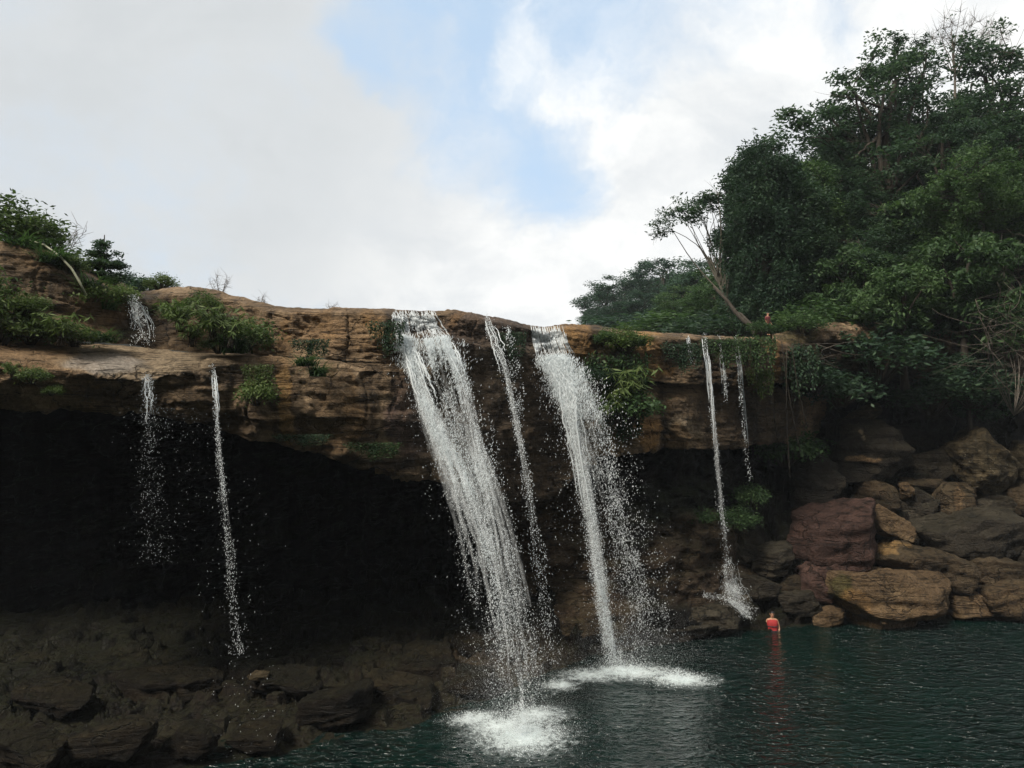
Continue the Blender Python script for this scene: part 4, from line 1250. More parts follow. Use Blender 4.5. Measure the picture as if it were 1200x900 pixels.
def make_tree(name, trunk_pts, trunk_r, blobs, nclus, nleaf, lsize, lmat, bmat, seed=0, limbs=6, clus_r=0.55, up=0.5, droop=0.0, flat=0.7, shell=0.45, slim=0.42,
              hang=0, bare=0, label=None, cat='tree', group=None):
    """trunk > limbs > twigs, then leaf clusters round the twig ends. blobs: crown ellipsoids (x, y, z, rx, ry, rz)"""
    r = np.random.default_rng(seed)
    root = empty(name, (0, 0, 0), label, cat, group)
    tb, lb = MB(), MB()
    tp = np.array(trunk_pts, float)
    tt = np.linspace(0, 1, len(tp))
    fine = np.linspace(0, 1, 26)
    tr = np.stack([np.interp(fine, tt, tp[:, c]) for c in range(3)], -1)
    tr[1:-1] = (tr[:-2] + tr[1:-1] + tr[2:]) / 3
    tr[:, :2] += 0.10 * trunk_r * 4 * np.stack([perlin(np.stack([fine * 5, np.full(26, seed + 0.5), np.zeros(26)], -1)), perlin(np.stack([fine * 5, np.full(26, seed + 9.5), np.zeros(26)], -1))], -1)
    trad = trunk_r * (1 - 0.72 * fine) * (1 + 0.5 * np.exp(-fine * 22))
    tb.tube(tr, trad, 9)
    vol = np.array([b[3] * b[4] * b[5] for b in blobs]) ** 0.75
    pick = r.choice(len(blobs), nclus, p=vol / vol.sum())
    bl = np.array(blobs, float)[pick]
    dr = r.normal(size=(nclus, 3))
    dr /= np.linalg.norm(dr, axis=1, keepdims=True)
    rad = r.uniform(shell, 1.0, nclus) ** 0.6
    cen = bl[:, :3] + dr * rad[:, None] * bl[:, 3:6]
    # limbs go to a few cluster centres, twigs hang off the nearest limb point
    limb_pts, limb_rad = [tr[12:]], [trad[12:]]
    far = r.choice(nclus, min(limbs, nclus), replace=False)
    for k in far:
        e = cen[k]
        h0 = int(r.integers(7, 22))
        a = tr[h0]
        mid = (a + e) / 2 + np.array([0, 0, 0.10 * np.linalg.norm(e - a)]) + r.normal(0, 0.12, 3) * np.linalg.norm(e - a)
        pts = bez(a, mid, e, 14) + r.normal(0, 0.03, (14, 3)) * trunk_r * 3
        rr = np.linspace(trad[h0] * 0.62, trunk_r * 0.10, 14)
        tb.tube(pts, rr, 6)
        limb_pts.append(pts)
        limb_rad.append(rr)
    allp = np.concatenate(limb_pts)
    allr = np.concatenate(limb_rad)
    for k in range(nclus):
        e = cen[k]
        dist = np.linalg.norm(allp - e, axis=1) + 1.2 * np.maximum(allp[:, 2] - e[2], 0)
        j = int(np.argmin(dist))
        a = allp[j]
        if dist[j] > 0.25:
            mid = (a + e) / 2 + np.array([0, 0, 0.08 * dist[j]]) + r.normal(0, 0.10, 3) * dist[j]
            tb.tube(bez(a, mid, e, 7), np.linspace(min(allr[j] * 0.6, trunk_r * 0.22), trunk_r * 0.04 + 0.006, 7), 4)
        if bare and r.random() < bare:
            for _ in range(9):
                q = e + r.normal(0, clus_r * 0.8, 3) + np.array([0, 0, clus_r * 0.6])
                tb.tube(bez(e, (e + q) / 2 + r.normal(0, 0.1, 3), q, 5), np.linspace(0.011, 0.003, 5), 3)
            continue
        m = int(nleaf * r.uniform(0.6, 1.4))
        cr = clus_r * r.uniform(0.7, 1.35)
        off = r.normal(size=(m, 3))
        off /= np.linalg.norm(off, axis=1, keepdims=True) + 1e-9
        off *= (r.random(m) ** 0.5)[:, None] * cr * np.array([1, 1, flat])
        sh = np.clip(0.5 + r.normal(0, 0.12) + r.normal(0, 0.16, m), 0.02, 0.98)
        leaf_quads(lb, e + off, lsize, r, up, droop, slim, sh)
        if hang and r.random() < hang:                 # drooping creeper strings
            for _ in range(3):
                ln = r.uniform(0.8, 2.4)
                m2 = int(ln * 34)
                z = np.linspace(0, ln, m2)
                x0 = e + r.normal(0, cr * 0.6, 3)
                p = np.stack([x0[0] + 0.12 * np.sin(z * 2 + r.uniform(0, 6)) + r.normal(0, 0.05, m2), x0[1] + r.normal(0, 0.06, m2), x0[2] - z], -1)
                leaf_quads(lb, p, lsize * 0.9, r, 0.2, 0.9, slim, np.clip(r.normal(0.5, 0.15, m2), 0, 1))
    tb.build('trunk', bmat, root)
    if lb.v:
        lb.build('crown', lmat, root, smooth=False)
    root['h'] = float(max(b[2] + b[5] for b in blobs))
    return root


PROTO = {}


def place(kind, px, pb, ptop, d, rotz, label, group, wide=1.0, lmat=None):
    """stand a tree of this kind so that its foot is at (px, pb) and its top at ptop, at depth d"""
    proto, used, h = PROTO[kind]
    if used:
        o = copy_tree(proto)
    else:
        o = proto
        PROTO[kind][1] = True
    foot = P(px, pb, d)
    s = (P(px, ptop, d)[2] - foot[2]) / h
    o.location = foot
    o.rotation_euler = (0, 0, R(rotz))
    o.scale = (s * wide, s * wide, s)
    tag(o, label, None, group)
    if lmat:
        for ch in o.children:
            if ch.name.startswith(('crown', 'foliage', 'leaves')):
                ch.material_slots[0].link = 'OBJECT'
                ch.material_slots[0].material = M[lmat]
    return o


def proto(kind, root):
    PROTO[kind] = [root, False, root['h']]
    del root['h']


B_, PB = M['bark'], M['pale_bark']
proto('broad', make_tree('broadleaf_tree', [(0, 0, -1.5), (0.1, 0, 2), (-0.3, 0.1, 4.5), (0.2, 0, 7), (0.4, 0, 9)], 0.30,
      [(0, 0, 8.3, 2.6, 2.4, 1.9), (-3.0, 0.3, 6.6, 2.2, 2.0, 1.3), (2.9, 0, 7.2, 2.2, 2.0, 1.6), (-1.4, -1.4, 5.0, 2.2, 1.8, 1.0), (1.5, 1.0, 5.2, 2.2, 2.0, 1.2), (0.3, 0, 10.2, 1.6, 1.5, 1.0)],
      105, 165, 0.20, M['leaf_dark'], B_, 11, limbs=18, clus_r=0.68, flat=0.5, shell=0.35, bare=0.10))
proto('dense', make_tree('creeper_clad_tree', [(0, 0, -1), (0.1, 0, 3), (0.0, 0, 7), (0.1, 0, 10)], 0.26,
      [(0, 0, 8.8, 1.5, 1.4, 1.5), (-0.5, 0, 6.5, 1.5, 1.4, 1.6), (0.7, 0, 5.8, 1.5, 1.4, 1.8), (0.2, -0.3, 3.6, 1.7, 1.5, 1.8), (1.5, 0, 8.2, 1.0, 1.0, 1.0), (-0.1, -.5, 1.8, 1.6, 1.4, 1.4)],
      190, 210, 0.175, M['leaf_dark'], B_, 12, limbs=8, clus_r=0.60, flat=0.9, shell=0.4, hang=0.35, droop=0.4))
proto('round', make_tree('round_crowned_tree', [(0, 0, -1.2), (0.05, 0.1, 2), (-0.1, 0, 4), (0, 0, 5.5)], 0.20,
      [(0, 0, 4.8, 2.3, 2.2, 1.9), (-1.6, 0.4, 3.6, 1.6, 1.5, 1.4), (1.6, -0.2, 3.9, 1.7, 1.6, 1.4), (0.2, -1.2, 2.0, 2.4, 1.5, 1.6)],
      160, 190, 0.160, M['leaf_mid'], B_, 13, limbs=9, clus_r=0.58, flat=0.7, shell=0.5))
proto('tufted', make_tree('big_leaved_tree', [(0, 0, -1.2), (0.2, 0.1, 1.6), (0.0, 0, 3.6), (-0.2, 0, 5.0)], 0.19,
      [(0, 0, 4.6, 2.0, 1.9, 1.5), (-1.3, -0.6, 3.2, 1.6, 1.5, 1.2), (1.4, -0.5, 3.4, 1.6, 1.5, 1.2), (0.0, -1.2, 1.9, 2.0, 1.3, 1.2)],
      95, 130, 0.27, M['leaf_dark'], B_, 14, limbs=9, clus_r=0.56, flat=0.75, shell=0.55, droop=0.55, slim=0.36))
proto('flat', make_tree('flat_topped_tree', [(1.6, 0, -1.2), (1.1, 0, 1.2), (0.6, 0, 2.6), (0.2, 0, 3.6)], 0.085,
      [(-1.0, 0, 5.5, 1.3, 1.2, 0.45), (0.5, 0, 6.0, 1.5, 1.3, 0.42), (1.7, 0.1, 5.4, 0.9, 0.9, 0.5), (-1.9, 0, 4.9, 0.7, 0.7, 0.4), (0.0, .2, 6.2, 1.2, 1.0, .3)],
      70, 70, 0.15, M['leaf_dark'], PB, 15, limbs=20, clus_r=0.42, flat=0.5, shell=0.2, bare=0.06))
proto('spindly', make_tree('slender_tree', [(0, 0, -1), (0.05, 0, 2), (-0.1, 0, 4), (0.05, 0, 6)], 0.09,
      [(0, 0, 5.4, 0.9, 0.9, 0.9), (-0.6, 0, 4.0, 0.8, 0.8, 0.7), (0.7, 0, 4.4, 0.8, 0.8, 0.7), (0.1, 0, 6.5, 0.6, 0.6, 0.8)],
      36, 46, 0.19, M['leaf_dark'], B_, 16, limbs=12, clus_r=0.36, flat=0.8, shell=0.3, bare=0.2))
proto('bare', make_tree('bare_topped_tree', [(0, 0, -1), (0.1, 0, 2), (0, 0, 4), (0.2, 0, 5.5)], 0.08,
      [(0, 0, 5.4, 1.5, 1.2, 1.5), (0.6, 0, 6.2, 1.0, 1.0, 1.2)], 44, 10, 0.16, M['leaf_dark'], M['dead'], 17, limbs=14, clus_r=0.5, shell=0.3, bare=0.9))
proto('conifer', make_tree('tiered_tree', [(0, 0, -0.5), (0.02, 0, 1.5), (0.0, 0, 3.3)], 0.07,
      [(0, 0, 1.0, 1.0, 1.0, .28), (0, 0, 1.7, .85, .85, .25), (0, 0, 2.3, .62, .62, .22), (0, 0, 2.85, .42, .42, .22), (0, 0, 3.25, .2, .2, .2)],
      84, 80, 0.15, M['leaf_dark'], B_, 18, limbs=18, clus_r=0.30, flat=0.45, shell=0.3))

HG = 'trees on the wooded slope right of the falls'
TREES = [
    # kind, px, foot, top, d, rot, label, wide, material
    ('broad', 1042, 330, 36, 46, 20, 'tallest broad tree with long dark limbs against the sky', 1.08, None),
    ('broad', 1172, 330, 30, 50, 170, 'broad tree at the top right corner behind the tallest one', 1.0, None),
    ('bare', 1118, 130, 10, 50, 0, 'bare grey twigs rising above the tallest crowns', 1.25, None),
    ('bare', 1165, 120, 18, 52, 130, 'second bunch of bare twigs above the top right corner tree', 0.9, None),
    ('spindly', 1050, 150, 30, 48, 60, 'slender sprays of leaves poking above the tallest broad tree', 1.2, None),
    ('spindly', 1082, 140, 32, 49, 160, 'slender half bare stem beside the bare grey twigs', 1.0, None),
    ('dense', 897, 395, 162, 40, 0, 'dark tree hung with creepers, standing at the cliff brink', 1.0, None),
    ('dense', 948, 380, 190, 43, 140, 'second creeper hung tree just right of the brink tree', 1.15, 'leaf_mid'),
    ('flat', 826, 392, 226, 44, 0, 'pale stemmed flat topped tree alone against the white cloud', 1.0, None),
    ('round', 985, 330, 190, 46, 30, 'rounded green tree below the left limbs of the tallest tree', 1.2, 'leaf_dark'),
    ('round', 1150, 330, 172, 38, 210, 'lighter green bushy tree near the right edge', 1.0, 'leaf_mid'),
    ('tufted', 1135, 430, 270, 36.5, 80, 'bright green large leaved tree hanging over the right rocks', 1.0, 'leaf_mid'),
    ('tufted', 1060, 432, 310, 36.5, 200, 'dark large leaved tree drooping over the ledge beside the recess', 1.1, None),
    ('tufted', 1000, 415, 290, 39, 300, 'dull green large leaved tree behind the mossy ledge', 1.0, None),
    ('tufted', 1095, 360, 215, 41, 20, 'dark drooping tree in the middle of the slope', 1.15, None),
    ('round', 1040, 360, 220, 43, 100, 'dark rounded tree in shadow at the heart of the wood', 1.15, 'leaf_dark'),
    ('tufted', 1140, 500, 410, 37, 120, 'low dark tree spilling down beside the bare bush', 1.2, 'leaf_dark'),
    ('round', 1195, 400, 225, 40, 330, 'dim green tree cut by the right edge', 1.0, 'leaf_dark'),
    ('round', 735, 400, 318, 112, 10, 'bluish rounded tree far back, left part of the distant wood', 1.5, 'leaf_hazed'),
    ('round', 782, 402, 300, 105, 120, 'tallest bluish tree of the distant wood', 1.35, 'leaf_hazed'),
    ('round', 822, 402, 306, 80, 250, 'green rounded tree behind the flat topped tree', 1.4, 'leaf_hazed'),
    ('round', 862, 402, 300, 60, 60, 'green tree between the flat topped tree and the creeper tree', 1.3, 'leaf_mid'),
    ('spindly', 712, 392, 328, 100, 0, 'small loose crowned tree at the left end of the distant wood', 2.2, 'leaf_hazed'),
    ('spindly', 778, 395, 296, 95, 90, 'wispy pale tree left of the flat topped tree', 1.4, 'leaf_hazed'),
    ('round', 756, 402, 342, 95, 200, 'low bluish tree in front of the distant wood', 1.8, 'leaf_hazed'),
    ('round', 700, 396, 358, 100, 60, 'lowest bluish tree trailing off at the left end of the distant wood', 1.5, 'leaf_hazed'),
    ('round', 800, 402, 335, 70, 310, 'low bushy tree just behind the flat lip of the right falls', 1.5, 'leaf_mid'),
    ('round', 838, 402, 335, 56, 130, 'small green tree behind the stem of the flat topped tree', 1.6, 'leaf_mid'),
    ('dense', 893, 395, 178, 44, 200, 'dark shaggy tree behind the left side of the brink tree', 1.2, None),
    ('dense', 925, 390, 205, 41, 280, 'leafy tree draped with creepers between the two tall creeper trees', 1.3, None),
    ('round', 866, 392, 338, 46, 20, 'low green tree behind the leaning root of the brink tree', 1.1, 'leaf_mid'),
    ('tufted', 1250, 470, 320, 38, 40, 'dark large leaved tree past the right edge, above the boulders', 1.2, None),
    ('round', 1270, 400, 215, 42, 200, 'green rounded tree past the right edge, half way up the slope', 1.4, 'leaf_mid'),
    ('round', 1290, 300, 110, 48, 90, 'dark rounded tree past the right edge, high on the slope', 1.5, 'leaf_dark'),
    ('broad', 1300, 260, 20, 52, 300, 'broad tree past the right edge, highest on the slope', 1.1, None),
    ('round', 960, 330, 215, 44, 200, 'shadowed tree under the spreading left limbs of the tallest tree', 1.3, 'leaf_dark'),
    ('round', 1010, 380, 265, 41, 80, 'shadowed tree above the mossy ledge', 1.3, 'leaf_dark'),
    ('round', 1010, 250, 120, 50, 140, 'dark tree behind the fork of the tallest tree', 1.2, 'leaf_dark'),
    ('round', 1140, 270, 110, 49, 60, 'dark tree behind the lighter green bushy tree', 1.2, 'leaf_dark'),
    ('round', 1100, 400, 280, 39, 190, 'shadowed bushy tree left of the bright large leaved tree', 1.2, 'leaf_mid'),
    ('round', 905, 345, 230, 47, 30, 'shadowed tree showing between the creeper trees', 1.3, 'leaf_dark'),
    ('dense', 985, 300, 150, 50, 240, 'dark tall crown filling the gap left of the tallest tree', 1.2, None),
    ('broad', 1105, 330, 120, 44, 260, 'dark broad tree between the tallest tree and the right edge', 0.95, None),
    ('round', 925, 392, 300, 44, 300, 'dark tree deep behind the brink tree', 1.2, 'leaf_dark'),
    ('round', 1090, 300, 165, 47, 300, 'dark rounded tree under the bare twigs', 1.2, 'leaf_dark'),
    ('round', 1195, 290, 130, 46, 150, 'dark tree under the top right corner', 1.2, 'leaf_dark'),
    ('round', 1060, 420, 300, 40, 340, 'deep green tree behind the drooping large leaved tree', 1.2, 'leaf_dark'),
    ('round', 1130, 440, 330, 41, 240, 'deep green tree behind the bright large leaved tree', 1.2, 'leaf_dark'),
]
for kind, px, pb, ptp, d, rz, lab, wd, lm in TREES:
    place(kind, px, pb, ptp, d, rz, lab, HG, wd, lm)
place('conifer', 121, 346, 272, 25, 0, 'dark tiered little tree on the skyline left of the falls', 'trees on the left skyline', 1.25)
LGp = 'bushes on the bank above the left ledge'


def make_bush(name, rx, rz, n, nl, ls, lm, seed, droop=0.2, slim=0.42, cat='bush', up=0.4, cr=0.3):
    r = np.random.default_rng(seed)
    root = empty(name, (0, 0, 0), None, cat)
    tb, lb = MB(), MB()
    for k in range(n):
        a = r.uniform(0, 6.283)
        q = math.sqrt(r.random())
        e = np.array([math.cos(a) * q * rx, math.sin(a) * q * rx * 0.8, rz * (0.35 + 0.65 * r.random()) * (1 - 0.45 * q * q)])
        s = np.array([e[0] * 0.15, e[1] * 0.15, -0.25])
        tb.tube(bez(s, (s + e) / 2 + np.array([0, 0, 0.25 * rz]), e, 6), np.linspace(0.022, 0.006, 6), 4)
        off = r.normal(size=(nl, 3)) * cr * np.array([0.6, 0.6, 0.5])
        leaf_quads(lb, e + off, ls, r, up, droop, slim, np.clip(0.5 + r.normal(0, 0.14) + r.normal(0, 0.16, nl), 0, 1))
    tb.build('stems', B_, root)
    lb.build('leaves', lm, root, smooth=False)
    root['h'] = rz
    return root


def make_bamboo(name, n, hgt, seed, lm):
    """arching stems with whorls of long drooping blades"""
    r = np.random.default_rng(seed)
    root = empty(name, (0, 0, 0), None, 'plant')
    tb, lb = MB(), MB()
    for k in range(n):
        a = r.uniform(0, 6.283)
        sp = r.uniform(0.15, 0.75) * hgt
        e = np.array([math.cos(a) * sp, math.sin(a) * sp, hgt * r.uniform(0.35, 1.0)])
        s = np.array([r.normal(0, 0.08), r.normal(0, 0.08), -0.2])
        pts = bez(s, np.array([e[0] * 0.3, e[1] * 0.3, e[2] * 0.95]), e, 9)
        tb.tube(pts, np.linspace(0.014, 0.005, 9), 4)
        for j in (5, 6, 7, 8):
            for _ in range(3 if j < 8 else 6):
                m = 1
                leaf_quads(lb, pts[j][None] + r.normal(0, 0.02, (1, 3)), 0.30, r, 0.55, 0.75, 0.17, np.clip(r.normal(0.55, 0.2, 1), 0, 1))
    tb.build('stems', B_, root)
    lb.build('leaves', lm, root, smooth=False)
    root['h'] = hgt
    return root


def make_tuft(name, n, hgt, seed, lm, lean=0.5, fall=0.5):
    """grass tuft: long arching blades"""
    r = np.random.default_rng(seed)
    root = empty(name, (0, 0, 0), None, 'grass')
    lb = MB()
    for k in range(n):
        a = r.uniform(0, 6.283)
        L = hgt * r.uniform(0.55, 1.1)
        s = np.array([r.normal(0, 0.10), r.normal(0, 0.07), -0.05])
        o = L * r.uniform(0.2, 0.8) * lean
        mid = s + np.array([math.cos(a) * o * 0.4, math.sin(a) * o * 0.4, L * 0.8])
        e = s + np.array([math.cos(a) * o * 1.3, math.sin(a) * o * 1.3, L * (0.9 - fall * r.random())])
        p = bez(s, mid, e, 6)
        t = np.linspace(0, 1, 6)
        wd = 0.012 * (1 - t) + 0.002
        sd = np.array([-math.sin(a), math.cos(a), 0])
        v = np.concatenate([p + sd * wd[:, None], p - sd * wd[:, None]])
        i = np.arange(5)
        q = np.stack([i, i + 1, i + 7, i + 6], -1)
        lb.add(v, q, None, np.clip(r.normal(0.5, 0.2), 0, 1))
    lb.build('blades', lm, root, smooth=False)
    root['h'] = hgt
    return root


def make_curtain(name, wid, hgt, n, ls, lm, seed, slim=0.5):
    """creeper hanging over an edge: leafy strings of uneven length"""
    r = np.random.default_rng(seed)
    root = empty(name, (0, 0, 0), None, 'creeper')
    tb, lb = MB(), MB()
    for k in range(n):
        x = r.uniform(-wid / 2, wid / 2)
        ln = hgt * r.uniform(0.25, 1.0) * (1 - 0.5 * (abs(x) / wid * 2) ** 2)
        m = max(4, int(ln * 30))
        z = np.linspace(0, ln, m)
        out = 0.10 + 0.16 * np.sin(np.minimum(z / max(ln, .1), 1) * 2.2)
        p = np.stack([x + 0.07 * np.sin(z * 3 + r.uniform(0, 6)), -out - r.random() * 0.1, 0.1 - z], -1)
        tb.tube(p[:: max(1, m // 8)], 0.006, 3)
        leaf_quads(lb, p + r.normal(0, 0.05, (m, 3)), ls, r, 0.15, 0.7, slim, np.clip(0.5 + r.normal(0, 0.1) + r.normal(0, 0.17, m), 0, 1))
    tb.build('stems', B_, root)
    lb.build('leaves', lm, root, smooth=False)
    root['h'] = hgt
    return root


def make_twigs(name, hgt, n, spread, seed, lm=None):
    r = np.random.default_rng(seed)
    root = empty(name, (0, 0, 0), None, 'bush')
    tb = MB()
    for k in range(n):
        a = r.uniform(0, 6.283)
        q = spread * math.sqrt(r.random())
        e = np.array([math.cos(a) * q, math.sin(a) * q * 0.7, hgt * r.uniform(0.5, 1.0)])
        s = np.array([0, 0, -0.2])
        p = bez(s, (s + e) / 2 + r.normal(0, 0.12 * hgt, 3) + np.array([0, 0, .1 * hgt]), e, 9)
        tb.tube(p, np.linspace(0.012, 0.004, 9), 4)
        for j in range(3, 9):
            for _ in range(2):
                f = p[j] + r.normal(0, 0.16 * hgt, 3) + np.array([0, 0, 0.05 * hgt])
                tb.tube(bez(p[j], (p[j] + f) / 2 + r.normal(0, 0.03 * hgt, 3), f, 5), np.linspace(0.006, 0.003, 5), 3)
    tb.build('twigs', M['dead'], root)
    root['h'] = hgt
    return root


proto('bush', make_bush('leafy_bush', 1.0, 1.3, 44, 60, 0.13, M['leaf_mid'], 21))
proto('bush2', make_bush('broad_leaved_bush', 1.1, 1.2, 34, 42, 0.20, M['leaf_mid'], 22, droop=0.5, cr=0.36))
proto('bamboo', make_bamboo('bamboo_clump', 34, 1.2, 23, M['leaf_bright']))
proto('tuft', make_tuft('grass_tuft', 170, 0.8, 24, M['leaf_mid'], 0.9, 0.9))
proto('curtain', make_curtain('hanging_creeper', 2.2, 1.6, 60, 0.13, M['leaf_mid'], 25))
proto('bigtwigs', make_twigs('bare_bush', 3.6, 16, 2.2, 27))
proto('twigs', make_twigs('dead_bush', 0.9, 9, 0.5, 26))

